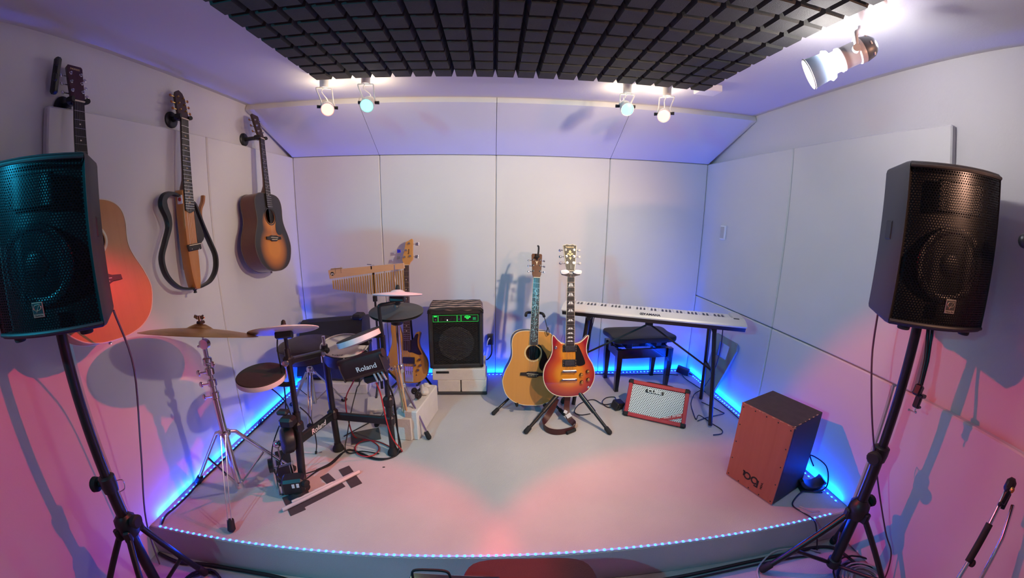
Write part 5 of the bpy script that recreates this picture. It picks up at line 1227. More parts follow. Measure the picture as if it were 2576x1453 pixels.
# expanded metal grille over the cone
cone = G().lathe([(0.128, 0.0), (0.124, 0.006), (0.110, 0.006), (0.104, 0.000), (0.045, -0.018), (0.040, -0.010), (0.020, -0.002), (0.001, 0.0)], 44, Matrix.Translation((0, 0.020, 0.182)) @ Matrix.Rotation(PI / 2, 4, 'X')).obj('speaker_cone', mat('grey_cone', (0.10, 0.10, 0.11), 0.5, noise=0.15), t)
g = G(); x0, x1, zz0, zz1 = -0.160, 0.160, 0.034, h - 0.098
def clipseg(p, q):
    (ax, az), (bx_, bz) = p, q; t0, t1 = 0.0, 1.0
    for pp, qq in ((-(bx_ - ax), ax - x0), (bx_ - ax, x1 - ax), (-(bz - az), az - zz0), (bz - az, zz1 - az)):
        if abs(pp) < 1e-9:
            if qq < 0: return None
        else:
            r = qq / pp
            if pp < 0: t0 = max(t0, r)
            else: t1 = min(t1, r)
    return None if t0 >= t1 else ((ax + (bx_ - ax) * t0, az + (bz - az) * t0), (ax + (bx_ - ax) * t1, az + (bz - az) * t1))
for sgn in (-1, 1):
    c = -0.6
    while c < 0.9:
        s_ = clipseg((x0 - 0.01, c), (x1 + 0.01, c + sgn * 0.55 * (x1 - x0 + 0.02)))
        if s_: g.tube([(s_[0][0], 0.002, s_[0][1]), (s_[1][0], 0.002, s_[1][1])], 0.0019, 5)
        c += 0.0135
g.obj('mesh_grille', BLKM, t, 0)
G().box((0, 0.030, h / 2 - 0.03), (w - 0.07, 0.004, h - 0.13), None, 0).obj('baffle', BLK, t, 0)
for s in (-1, 1):
    for y in (0.03, 0.22): G().cyl((s * 0.15, y, 0.001), (s * 0.15, y, -0.001), 0.012, None, 12).obj('foot', RUB, t)
# folded cloth on the amplifier
CLO = mat('striped_brown_cloth', (0.10, 0.075, 0.065), 0.85, noise=0.2, nscale=20, bump=0.4, bscale=60); nt = CLO.node_tree; b = nt.nodes['Principled BSDF']
tc = nt.nodes.new('ShaderNodeTexCoord'); wv = nt.nodes.new('ShaderNodeTexWave'); wv.bands_direction = 'Y'; wv.inputs['Scale'].default_value = 5.5; wv.inputs['Distortion'].default_value = 7; wv.inputs['Detail Scale'].default_value = 0.7
nt.links.new(tc.outputs['Object'], wv.inputs['Vector'])
cr = nt.nodes.new('ShaderNodeValToRGB'); cr.color_ramp.elements[0].color = (0.028, 0.024, 0.024, 1); cr.color_ramp.elements[1].color = (0.42, 0.29, 0.23, 1); cr.color_ramp.elements[0].position = 0.45; cr.color_ramp.elements[1].position = 0.8
nt.links.new(wv.outputs['Fac'], cr.inputs[0]); nt.links.new(cr.outputs[0], b.inputs['Base Color'])
g = G(); nx, ny = 22, 14; vs = []
for j in range(ny + 1):
    for i in range(nx + 1):
        x = -0.196 + 0.392 * i / nx; y = -0.008 + 0.250 * j / ny
        e = max(0, abs(x) - 0.182) * 1.6 + max(0, 0.004 - y) * 1.2
        vs.append((x, y, h + 0.006 + 0.003 * math.sin(i * 1.1 + j * 0.5) * math.cos(j * 0.8) - e))
fs = [(j * (nx + 1) + i, j * (nx + 1) + i + 1, (j + 1) * (nx + 1) + i + 1, (j + 1) * (nx + 1) + i) for j in range(ny) for i in range(nx)]
q = g.add(vs, fs).obj('folded_cloth', CLO, None, 60, fixn=False); q.modifiers.new('thickness', 'SOLIDIFY').thickness = 0.003
q.location = (1.2733, -0.350, 0.2105); q.rotation_euler = (0, 0, 0.066); tag(q, 'brown striped cloth lying on top of the bass amplifier', 'cloth')
# the blocks and board under it
def blk(name, lo, hi, label, m, cat, group=None, rz=0, bev=0.004):
    q = slab(name, lo, hi, m, bev); q.rotation_euler = (0, 0, rz); return tag(q, label, cat, group)
blk('wooden_board', (1.115, -0.365, 0.0), (1.492, -0.090, 0.024), 'dark grey board on the floor under the white blocks at back wall', mat('dark_board', (0.05, 0.05, 0.05), 0.6, noise=0.2), 'board')
blk('foam_block', (1.130, -0.362, 0.0242), (1.296, -0.095, 0.117), 'white block under the bass amplifier, lower left of three', FOAMW, 'foam block', 'white blocks under the bass amplifier')
blk('foam_block', (1.304, -0.362, 0.0242), (1.488, -0.095, 0.117), 'white block under the bass amplifier, lower right of three', FOAMW, 'foam block', 'white blocks under the bass amplifier')
q = blk('foam_block', (1.095, -0.362, 0.1174), (1.480, -0.095, 0.204), 'long white block with dark slot, directly under the bass amplifier', FOAMW, 'foam block', 'white blocks under the bass amplifier')
G().box((-0.118, -0.1345, 0.020), (0.095, 0.004, 0.018), None, 0.002).obj('dark_slot', BLK, q, 0)
# socket adapter and lead at its right
t = thing('power_adapter', 'dark plug-in adapter on back wall right of the bass amplifier', 'power adapter', (1.512, -0.02, 0.30))
G().box((0, -0.004, 0.012), (0.052, 0.036, 0.090), None, 0.006).obj('housing', mat('slate_plastic', (0.03, 0.03, 0.05), 0.5, noise=0.1), t, 0)
G().tube(spl([(0.004, -0.026, 0.02), (0.014, -0.06, -0.02), (0.010, -0.09, -0.08), (-0.02, -0.10, -0.12), (-0.045, -0.09, -0.125)], 5), 0.0055, 8).obj('lead', CABLE, t)
G().tube(spl([(-0.004, -0.026, 0.03), (-0.018, -0.05, 0.015), (-0.024, -0.06, -0.02)], 5), 0.004, 8).obj('white_lead', WHT, t, label='white lead')

# keyboard on its folding stand
t = thing('keyboard', 'silver digital piano seen from its back, on a folding stand before the right corner', 'keyboard', (2.5281, -0.6893, 0.646), (0, 0, -0.3882))
KL = 1.150; SILK = mat('silver_plastic', (0.62, 0.61, 0.60), 0.38, noise=0.04)
def xprism(prof, x0, x1, name, m, par, sm=35):
    K = len(prof); P = [V((x0, y, z)) for y, z in prof] + [V((x1, y, z)) for y, z in prof]
    return G().add(P, [(i, (i + 1) % K, K + (i + 1) % K, K + i) for i in range(K)] + [tuple(range(K)), tuple(K + i for i in range(K))]).obj(name, m, par, sm)
xprism([(0.012, 0.0), (0.250, 0.0), (0.255, 0.010), (0.255, 0.027), (0.002, 0.027)], -KL / 2 + 0.004, KL / 2 - 0.004, 'lower_case', mat('piano_black', (0.010, 0.010, 0.014), 0.3, noise=0.1), t)
top = xprism([(0.0, 0.027), (-0.004, 0.036), (0.003, 0.047), (0.055, 0.061), (0.086, 0.064), (0.090, 0.046), (0.255, 0.043), (0.257, 0.036), (0.255, 0.027)], -KL / 2, KL / 2, 'upper_case', SILK, t)
for s in (-1, 1): xprism([(0.080, 0.042), (0.084, 0.065), (0.250, 0.058), (0.257, 0.040)], s * (KL / 2 - 0.030) - 0.030, s * (KL / 2 - 0.030) + 0.030, 'end_block', SILK, t)
IVK = mat('white_key', (0.78, 0.77, 0.75), 0.25, noise=0.03); BLKK = mat('black_key', (0.010, 0.010, 0.011), 0.3, noise=0.1)
names = [4, 5, 7, 9, 11, 0, 2]                     # white keys from E upwards
nW = 43; x0 = KL / 2 - 0.066; x1 = -KL / 2 + 0.062; kw = (x0 - x1) / nW
for k in range(nW):
    xc = x0 - (k + 0.5) * kw                        # bass end is on the right as seen from behind
    G().box((xc, 0.172, 0.0415), (kw - 0.0012, 0.150, 0.012), None, 0.0015).obj('white_key', IVK, t, 0)
    pc = names[k % 7]
    if pc in (0, 2, 5, 7, 9) and k < nW - 1:
        G().box((xc - kw / 2, 0.140, 0.0500), (0.0115, 0.085, 0.011), None, 0.002).obj('black_key', BLKK, t, 0)
text('lettering', 'YAMAHA', mat('dark_lettering', (0.02, 0.02, 0.03), 0.5, noise=0.05), t, (0.008, 0.0210, 0.0536), (0.262, 0, 0), 0.034, off=0.0010, sx=0.74)
g = G(); g.M = Matrix.Translation((-0.054, 0.0205, 0.0532)) @ Matrix.Rotation(0.262, 4, 'X')
g.tube([(0.0140 * math.cos(a), 0.0140 * math.sin(a), 0.001) for a in [2 * PI * k / 24 for k in range(24)]], 0.0011, 6, True)
for k in range(3): g.box((0, 0, 0.001), (0.0022, 0.021, 0.001), Matrix.Rotation(k * PI / 3, 3, 'Z'))
g.obj('emblem', MATS['dark_lettering'], t, 0)
G().box((0.525, 0.070, 0.0635), (0.034, 0.012, 0.003), Matrix.Rotation(0.1, 3, 'X'), 0.001).obj('socket_slot', BLK, t, 0)

t = thing('keyboard_stand', 'black folding stand under the silver digital piano', 'keyboard stand', (2.5281, -0.6893, 0), (0, 0, -0.3882))
zt = 0.645
for s, rear in ((1, 0.366), (-1, 0.366)):
    x = 0.405 * s; xf = 0.452 * s
    G().tube(spl([(x - s * 0.012, 0.02, zt - 0.008), (x + s * 0.002, 0.075, zt - 0.010), (x + s * 0.004, 0.09, zt - 0.030), (x + s * 0.012, 0.075, 0.50), (xf, -0.030, 0.012)], 5), 0.0135, 12).obj('leg', BLKM, t)
    G().tube([(x - s * 0.014, 0.175, zt - 0.012), (xf - s * 0.01, rear - 0.02, 0.012)], 0.0135, 12).obj('leg', BLKM, t)
    G().tube([(x - s * 0.014, 0.01, zt - 0.012), (x - s * 0.014, 0.28, zt - 0.012)], 0.013, 10).obj('top_rest', BLKM, t)
    G().tube([(0.434 * s, 0.045, 0.335), (0.418 * s, 0.235, 0.335)], 0.011, 10).obj('leg_link', BLKM, t)
    G().tube([(0.0, 0.12, zt - 0.035), (0.426 * s, 0.09, 0.345)], 0.0065, 10).obj('diagonal_brace', BLKM, t)
G().tube([(-0.39, 0.13, zt - 0.014), (0.39, 0.13, zt - 0.014)], 0.012, 10).obj('top_rail', BLKM, t)
G().box((0, 0.12, zt - 0.030), (0.050, 0.040, 0.032), None, 0.006).obj('hinge', BLKM, t, 0)

# bench
t = thing('piano_bench', 'black padded bench under the keyboard at the back wall', 'bench', (2.6689, -0.2136, 0), (0, 0, 0.0586))
g = G(); N = 20
so = closed([(-0.238, -0.135), (0, -0.145), (0.238, -0.135), (0.248, 0), (0.238, 0.135), (0, 0.143), (-0.238, 0.135), (-0.248, 0)], 5)
g.M = Matrix.Translation((0, 0, 0.384)) @ Matrix.Rotation(-PI / 2, 4, 'X') 
g.prism([(x, -y) for x, y in so], -0.046, 0.0, 0.014)
g.obj('seat', mat('black_vinyl', (0.018, 0.017, 0.017), 0.5, noise=0.15, bump=0.2, bscale=200), t, 40)
LACQ = mat('black_lacquer', (0.008, 0.008, 0.012), 0.22, coat=0.4, noise=0.1)
for sy in (-1, 1): G().box((0, sy * 0.115, 0.300), (0.40, 0.018, 0.075), None, 0.003).obj('apron', LACQ, t, 0)
for sx in (-1, 1): G().box((sx * 0.205, 0, 0.300), (0.018, 0.22, 0.075), None, 0.003).obj('apron', LACQ, t, 0)
for sx in (-1, 1):
    for sy in (-1, 1):
        c = []
        for z, hw in ((0.338, 0.021), (0.20, 0.020), (0.03, 0.014), (0.0, 0.015)):
            c += [(sx * 0.205 + a * hw, sy * 0.120 + b * hw, z) for a, b in ((-1, -1), (1, -1), (1, 1), (-1, 1))]
        G().add(c, [(i * 4 + j, i * 4 + (j + 1) % 4, (i + 1) * 4 + (j + 1) % 4, (i + 1) * 4 + j) for i in range(3) for j in range(4)] + [(3, 2, 1, 0), (12, 13, 14, 15)]).obj('leg', LACQ, t, 0)
for sx in (-1, 1):
    G().lathe([(0.012, 0.0), (0.024, 0.003), (0.024, 0.020), (0.012, 0.024)], 16, dirM((sx * 0.215, 0, 0.345), (sx, 0, 0))).obj('height_knob', LACQ, t)
for x in (-0.12, 0.12): G().box((x, 0, 0.355), (0.05, 0.20, 0.045), None, 0.004).obj('lift_frame', BLKM, t, 0)

# red street amplifier, tilted on its wedge
REDV = mat('red_vinyl', (0.42, 0.020, 0.030), 0.45, noise=0.12, nscale=60, bump=0.2, bscale=400)
t = thing('street_amplifier', 'small red portable amplifier with pale perforated grille tilted back on the stage', 'amplifier', (2.5829, -0.7904, 0), (0, 0, -0.5247))
w, hh = 0.396, 0.2453; an = 0.6056
fy, fz = math.sin(an), math.cos(an)                # up along the front
ny_, nz_ = -math.cos(an), math.sin(an)             # out of the front
pf = lambda v, o: (v * fy + o * ny_, 0.006 + v * fz + o * nz_)
prof = [pf(0, -0.0105), pf(hh, -0.0105), pf(hh, -0.115), (0.205, 0.060), (0.195, 0.008)]
cab = xprism(prof, -w / 2, w / 2, 'cabinet', REDV, t, 20)
FM = Matrix(((1, 0, 0, 0), (0, -ny_, fy, 0.0), (0, -nz_, fz, 0.006), (0, 0, 0, 1)))     # local x, depth, up the front
g = G(); g.M = FM
bw = 0.026
for c_, d_ in (((0, -0.004, bw / 2), (w, 0.016, bw)), ((0, -0.004, hh - bw / 2), (w, 0.016, bw)), ((-w / 2 + bw / 2, -0.004, hh / 2), (bw, 0.016, hh)), ((w / 2 - bw / 2, -0.004, hh / 2), (bw, 0.016, hh))): g.box(c_, d_, None, 0.004)
g.obj('front_frame', REDV, t, 0)
PALE = mat('pale_grille', (0.46, 0.62, 0.64), 0.4, metal=0.2, noise=0.05)
gm = grille_mat('pale_punched_grille', 0.0120, 0.62, (0.72, 0.86, 0.87), 0.45)
gm.node_tree.nodes['Principled BSDF'].inputs['Metallic'].default_value = 0.0
q = G().add([(-w / 2 + bw, 0, bw), (w / 2 - bw, 0, bw), (w / 2 - bw, 0, hh - bw), (-w / 2 + bw, 0, hh - bw)], [(0, 1, 2, 3)]).obj('grille', gm, t, 0, fixn=False); q.matrix_local = FM
g = G(); g.M = FM
g.box((0, 0.0085, hh / 2), (w - 2 * bw, 0.005, hh - 2 * bw)).obj('dark_baffle', BLK, t, 0)
g = G(); g.M = FM
g.box((-0.022, -0.004, hh - bw - 0.030), (0.118, 0.005, 0.022), None, 0.001); nb = g.obj('name_plate', BLK, t, 0)
R3 = FM.to_3x3() @ Matrix.Rotation(PI / 2, 3, 'X')
text('lettering', 'CUBE', mat('pale_lettering', (0.70, 0.82, 0.82), 0.4, noise=0.03), nb, FM @ V((-0.022, -0.0072, hh - bw - 0.0300)), R3, 0.030, off=0.0010, sx=1.25)
g = G(); g.M = FM
g.prism([(0.035, bw), (w / 2 - bw, bw + 0.062), (w / 2 - bw, bw + 0.032), (0.090, bw)], -0.004, -0.0005); sb = g.obj('corner_band', REDV, t, 0)
a_ = math.atan2(0.050, 0.135)
R4 = FM.to_3x3() @ Matrix.Rotation(-a_, 3, 'Y') @ Matrix.Rotation(PI / 2, 3, 'X')
text('lettering', 'Roland', LET, sb, FM @ V((0.082, -0.0046, bw + 0.0165)), R4, 0.016, off=0.0002)
text('lettering', 'Street', LET, sb, FM @ V((0.136, -0.0046, bw + 0.040)), R4, 0.024, off=0.0003, shear=0.3)
for sx in (-1, 1):
    for v in (0, 1):
        g = G(); g.M = FM
        c0 = (sx * (w / 2 - 0.016), 0.010, 0.014 if v == 0 else hh - 0.014)
        g.box(c0, (0.042, 0.050, 0.036), None, 0.010).obj('corner_guard', RUB, t, 40)
hd = [FM @ V((-0.09, 0.07, hh - 0.002)), FM @ V((-0.075, 0.07, hh + 0.012)), FM @ V((0.075, 0.07, hh + 0.012)), FM @ V((0.09, 0.07, hh - 0.002))]
G().tube(spl(hd, 4), 0.007, 10).obj('handle', RUB, t)
for sx in (-1, 1):
    G().cyl((sx * 0.15, 0.165, 0.010), (sx * 0.15, 0.165, 0.0), 0.012, None, 12).obj('foot', RUB, t)
    G().cyl((sx * 0.15, 0.016, 0.012), (sx * 0.15, 0.016, 0.0), 0.012, None, 12).obj('foot', RUB, t)
t = thing('power_adapter', 'black mains adapter box at left end of the red amplifier', 'power adapter', (2.400, -0.600, 0), (0, 0, 0.5))
G().box((0, 0, 0.030), (0.075, 0.060, 0.060), rzyx(0, 0.25, 0.2), 0.006).obj('housing', BLK, t, 0)
G().box((-0.012, -0.030, 0.03), (0.03, 0.02, 0.03), rzyx(0, 0.25, 0.2), 0.003).obj('plug', BLK, t, 0)

# wooden box drum
PLY = wood('red_brown_ply', (0.40, 0.135, 0.075), (0.30, 0.090, 0.048), 0.5, (26, 26, 1.6), coat=0.15, dist=1.2)
t = thing('box_drum', 'wooden box drum with reddish front and worn black top by the right wall', 'box drum', (2.8139, -1.4664, 0.0), (0, 0, -1.2196))
w, dp, hh = 0.272, 0.272, 0.434
G().box((0, dp / 2 + 0.004, hh / 2 + 0.003), (w, dp - 0.006, hh - 0.006), None, 0.003).obj('body', mat('black_box_paint', (0.020, 0.019, 0.020), 0.55, noise=0.2, nscale=20), t, 0)
G().box((0, 0.002, hh / 2 + 0.004), (w + 0.001, 0.006, hh - 0.004), None, 0.001).obj('front_plate', PLY, t, 0)
tp = G().box((0, dp / 2 + 0.004, hh - 0.0005), (w - 0.002, dp - 0.008, 0.003), None, 0.001).obj('top_plate', mat('scuffed_top', (0.050, 0.046, 0.044), 0.75, noise=0.3, nscale=30, bump=0.3, bscale=200), t, 0)
CHIP = mat('bare_chipped_wood', (0.55, 0.36, 0.22), 0.7, noise=0.2, nscale=60)
random.seed(11); g = G()
for k in range(26):
    x = random.uniform(-w / 2, w / 2); r = random.uniform(0.003, 0.011)
    g.prism([(x - r, 0.003), (x - r * 0.3, 0.003 + r * random.uniform(0.3, 0.8)), (x + r * 0.4, 0.003 + r * random.uniform(0.3, 0.9)), (x + r, 0.003)], 0, 0.0008)
cg = G(); cg.M = Matrix.Translation((0, 0.0, hh + 0.0022)) @ Matrix.Rotation(-PI / 2, 4, 'X') @ Matrix.Diagonal((1, 1, -1, 1)); cg.add(g.v, g.f)
g2 = G()
for k in range(9):
    y = random.uniform(0.0, dp * 0.9); r = random.uniform(0.004, 0.012)
    g2.box((w / 2 - 0.002, y, hh + 0.0012), (0.005, r, 0.0012))
cg.M = Matrix(); cg.add(g2.v, g2.f); cg.obj('chipped_edge', CHIP, tp, 0)['kind'] = 'stuff'
for x in (-w / 2 + 0.012, w / 2 - 0.012):
    for k in range(5): G().cyl((x, -0.0005, 0.02 + k * (hh - 0.04) / 4), (x, -0.0022, 0.02 + k * (hh - 0.04) / 4), 0.0040, 0.0030, 10).obj('screw', BLK, t)
for x in (-0.06, 0.0, 0.06):
    for z in (0.014, hh - 0.012): G().cyl((x, -0.0005, z), (x, -0.0022, z), 0.0040, 0.0030, 10).obj('screw', BLK, t)
LOGO = mat('black_print', (0.012, 0.010, 0.010), 0.5, noise=0.1)
g = G(); yb = -0.0017
def ringp(cx, cz, r, th, a0, a1, n=22):
    a = [math.radians(a0 + (a1 - a0) * i / n) for i in range(n + 1)]
    return [(cx + (r + th / 2) * math.cos(q), cz + (r + th / 2) * math.sin(q)) for q in a] + [(cx + (r - th / 2) * math.cos(q), cz + (r - th / 2) * math.sin(q)) for q in a[::-1]]
cz = 0.072
g.prism(ringp(-0.022, cz, 0.0165, 0.0085, -150, 200), yb, yb + 0.0012)
g.prism(ringp(0.020, cz, 0.0165, 0.0085, -20, 330), yb, yb + 0.0012)
g.prism([(-0.046, cz - 0.010), (-0.037, cz - 0.010), (-0.037, cz + 0.020), (-0.046, cz + 0.016)], yb, yb + 0.0012)
g.prism([(0.035, cz + 0.012), (0.044, cz + 0.012), (0.044, cz - 0.030), (0.022, cz - 0.030), (0.022, cz - 0.022), (0.035, cz - 0.022)], yb, yb + 0.0012)
g.prism([(-0.050, cz + 0.012), (-0.037, cz + 0.012), (-0.037, cz + 0.020), (-0.050, cz + 0.020)], yb, yb + 0.0012)
lg = g.obj('emblem', LOGO, t, 0)
text('lettering', 'MEINL', LOGO, lg, (0.062, -0.0017, cz - 0.004), (PI / 2, -PI / 2, 0), 0.0145)
for sx in (-1, 1):
    for y in (0.03, dp - 0.03): G().cyl((sx * (w / 2 - 0.03), y, 0.006), (sx * (w / 2 - 0.03), y, 0.0), 0.012, None, 12).obj('foot', RUB, t)

# grey wedge board leaning against the right wall (with a square cut-out)
WB = mat('grey_green_board', (0.24, 0.30, 0.28), 0.75, noise=0.1, nscale=10)
out = [(-0.105, 0.0), (0.030, 0.0), (0.165, 0.420), (0.155, 0.462), (0.140, 0.470), (-0.095, 0.470), (-0.105, 0.462), (-0.122, 0.400), (-0.105, 0.398)]
def ring_board(name, out, hole, y0, y1, m):
    bm = bmesh.new(); vs0 = [bm.verts.new((x, y0, z)) for x, z in out]; hs = [bm.verts.new((x, y0, z)) for x, z in hole]
    es = [bm.edges.new((vs0[i], vs0[(i + 1) % len(vs0)])) for i in range(len(vs0))] + [bm.edges.new((hs[i], hs[(i + 1) % len(hs)])) for i in range(len(hs))]
    bmesh.ops.triangle_fill(bm, use_beauty=True, edges=es)
    ex = bmesh.ops.extrude_face_region(bm, geom=list(bm.faces))
    bmesh.ops.translate(bm, verts=[e for e in ex['geom'] if isinstance(e, bmesh.types.BMVert)], vec=(0, y1 - y0, 0))
    bmesh.ops.recalc_face_normals(bm, faces=bm.faces)
    me = bpy.data.meshes.new(name); bm.to_mesh(me); bm.free(); me.materials.append(m)
    o = bpy.data.objects.new(name, me); COL.objects.link(o); return o
q = ring_board('notched_board', out, [(-0.045, 0.315), (0.075, 0.315), (0.085, 0.425), (-0.035, 0.425)], 0.0, 0.014, WB)
q.location = (3.165, -0.480, 0.001); q.rotation_euler = (-0.128, 0, -PI / 2)
tag(q, 'grey green board with a square opening leaning on right wall behind the keyboard stand', 'board')
q.rotation_euler = (rzyx(-PI / 2, -0.118, 0)).to_euler()
# black adapter in the back right corner
t = thing('power_adapter', 'dark mains adapter lying in the back right corner of the stage', 'power adapter', (3.150, -0.095, 0), (0, 0, -0.6))
G().box((0, 0, 0.036), (0.105, 0.045, 0.056), rzyx(0, 0.1, 0.2), 0.006).obj('housing', mat('slate_plastic', (0.03, 0.03, 0.05), 0.5, noise=0.1), t, 0)
G().cyl((0.052, 0, 0.02), (0.080, 0, 0.012), 0.008, 0.006, 10).obj('strain_relief', BLK, t)

# drum monitor amplifier lying behind the throne
t = thing('monitor_amplifier', 'black drum monitor amplifier behind the throne against the back left corner', 'amplifier', (0.300, -0.200, 0.085), (0, 0, -0.06))
prof = [(-0.115, 0.0), (-0.125, 0.02), (0.010, 0.400), (0.050, 0.415), (0.140, 0.400), (0.150, 0.380), (0.150, 0.02), (0.140, 0.0)]
AMPB = mat('satin_black_cabinet', (0.014, 0.014, 0.014), 0.35, noise=0.2, nscale=30)
x_ = -0.255
P = []
for x, dz in ((-0.255, 0.0), (0.255, 0.105 * 0 )): P += [V((x, y, z * (1.0 if x < 0 else 1.13))) for y, z in prof]
K = len(prof)
G().add(P, [(i, (i + 1) % K, K + (i + 1) % K, K + i) for i in range(K)] + [tuple(range(K)), tuple(K + i for i in range(K))]).obj('cabinet', AMPB, t, 20)
G().box((0.225, 0.020, 0.470), (0.075, 0.100, 0.040), None, 0.012).obj('handle_block', AMPB, t, 0)
G().box((-0.05, 0.06, 0.428), (0.38, 0.04, 0.014), rzyx(0, 0, -0.10), 0.005).obj('top_rail', AMPB, t, 0)
G().box((0.175, 0.02, 0.456), (0.022, 0.020, 0.012), None, 0.003).obj('rail_clip', mat('grey_clip', (0.22, 0.22, 0.22), 0.5, noise=0.1), t, 0)
aa = math.atan2(0.135, 0.38)
text('lettering', 'Roland', mat('grey_lettering', (0.20, 0.20, 0.20), 0.5, noise=0.05), t, (0.105, -0.020 , 0.312), (PI / 2 - aa + 0.0, 0, 0), 0.050, ext=0.002)
for sx in (-0.2, 0.2):
    for y in (-0.09, 0.12): G().cyl((sx, y, 0.002), (sx, y, -0.004), 0.014, None, 12).obj('foot', RUB, t)
# white slabs on the floor under and before it
blk('foam_slab', (0.06, -0.36, 0.0), (0.60, -0.03, 0.080), 'flat white slab on floor under the black monitor amplifier', FOAMW, 'foam block')
blk('foam_slab', (0.66, -0.62, 0.0), (0.90, -0.42, 0.030), 'thin white slab on floor behind the middle rack leg', FOAMW, 'foam block', rz=0.3)

# white blocks in front of the bass guitar
q = blk('foam_block', (0.946, -0.925, 0.0), (1.066, -0.800, 0.145), 'short white block in front of the bass guitar, under the hi-hat stand legs', FOAMW, 'foam block', 'white blocks beside the hi-hat stand', rz=-0.12)
q = slab('foam_block', (1.068, -0.925, 0.0), (1.150, -0.570, 0.190), FOAMW, 0.006); q.rotation_euler = (0, 0, -0.19); q.location = (1.090, -0.745, 0.095)
tag(q, 'long white block running back from the hi-hat stand towards the bass amplifier', 'foam block', 'white blocks beside the hi-hat stand')
for i, (x, y, z, dr, wh) in enumerate(((1.080, -0.790, 0.222, (0.35, -0.9, 0.25), 'front'), (1.045, -0.735, 0.225, (0.1, -0.9, 0.45), 'rear'))):
    t = thing('mains_plug', 'black round two-pin plug lying on the long white block, ' + wh + ' one', 'plug', (x, y, z), None, 'black plugs on the white block')
    M = dirM((0, 0, 0), dr)
    G().lathe([(0.012, -0.046), (0.018, -0.036), (0.020, -0.012), (0.021, 0.0), (0.019, 0.003)], 22, M).obj('plug_body', BLK, t)
    for s in (-1, 1): G().cyl(M @ V((0.0, s * 0.0095, 0.002)), M @ V((0.0, s * 0.0095, 0.021)), 0.0026, None, 10).obj('pin', CHR, t)
    G().tube(spl([M @ V((0, 0, -0.044)), M @ V((0.01, 0, -0.075)), M @ V((0.03, 0.02, -0.10))], 4), 0.004, 8).obj('lead', CABLE, t)
q = G().box((0, 0, 0), (0.05, 0.10, 0.035), rzyx(0.3, 0.1, 0.1), 0.012).box((0.012, 0.03, 0.015), (0.04, 0.05, 0.02), rzyx(0.5, 0, 0.2), 0.008).obj('torn_foam_lump', FOAMW, None, 40)
q.location = (1.098, -0.690, 0.212); tag(q, 'torn lump of white foam on the long white block', 'foam block')
# ================================================================== floor things, cables, foreground
TAPEM = mat('dark_gaffer_tape', (0.060, 0.045, 0.050), 0.7, noise=0.2, nscale=40)
PAPER = mat('white_tube', (0.66, 0.58, 0.54), 0.6, noise=0.1)
def tape(a, b, w, label, z=0.0015):
    a, b = V((*a, z)), V((*b, z)); d = b - a
    q = G().box((0, 0, 0), (d.length, w, 0.0016), None, 0.0004).obj('tape_strip', TAPEM, None, 0); q.location = (a + b) / 2; q.rotation_euler = (0, 0, math.atan2(d.y, d.x))
    return tag(q, label, 'tape', 'dark tape strips on the stage floor')
q = G().lathe([(0.007, 0), (0.0078, 0.002), (0.0078, 0.318), (0.007, 0.32)], 14).box((0.002, 0, 0.16), (0.010, 0.018, 0.10), None, 0.004).obj('taped_stick', PAPER, None); q.matrix_world = dirM((0.592, -1.470, 0.0125), (0.165, 0.165, 0.0)); 
tag(q, 'pale stick taped to the floor, nearer the trigger tower', 'stick', 'pale sticks taped to the floor')
q = G().lathe([(0.0085, 0), (0.0095, 0.002), (0.0095, 0.398), (0.0085, 0.40)], 14).obj('taped_stick', PAPER, None); q.matrix_world = dirM((0.572, -1.523, 0.0125), (0.270, 0.295, 0.0))
tag(q, 'longer pale stick taped to the floor, its ends poking out of dark tape', 'stick', 'pale sticks taped to the floor')
tape((0.742, -1.190), (0.858, -1.322), 0.058, 'dark tape strip across right end of the floor sticks')
tape((0.660, -1.255), (0.745, -1.325), 0.046, 'dark tape strip at middle of the floor sticks', 0.0012)
tape((0.548, -1.412), (0.648, -1.522), 0.070, 'dark tape strip across left end of the floor sticks')
tape((0.640, -1.480), (0.790, -1.318), 0.036, 'long dark tape strip alongside the floor sticks', 0.0008)
q = G().box((0, 0, 0), (0.17, 0.13, 0.004), None, 0.001).obj('rubber_mat', mat('grey_mat', (0.075, 0.072, 0.066), 0.8, noise=0.2), None, 0); q.location = (0.765, -0.895, 0.003); q.rotation_euler = (0, 0, 0.4)
tag(q, 'small dark grey rubber mat under the hi-hat stand foot', 'mat')

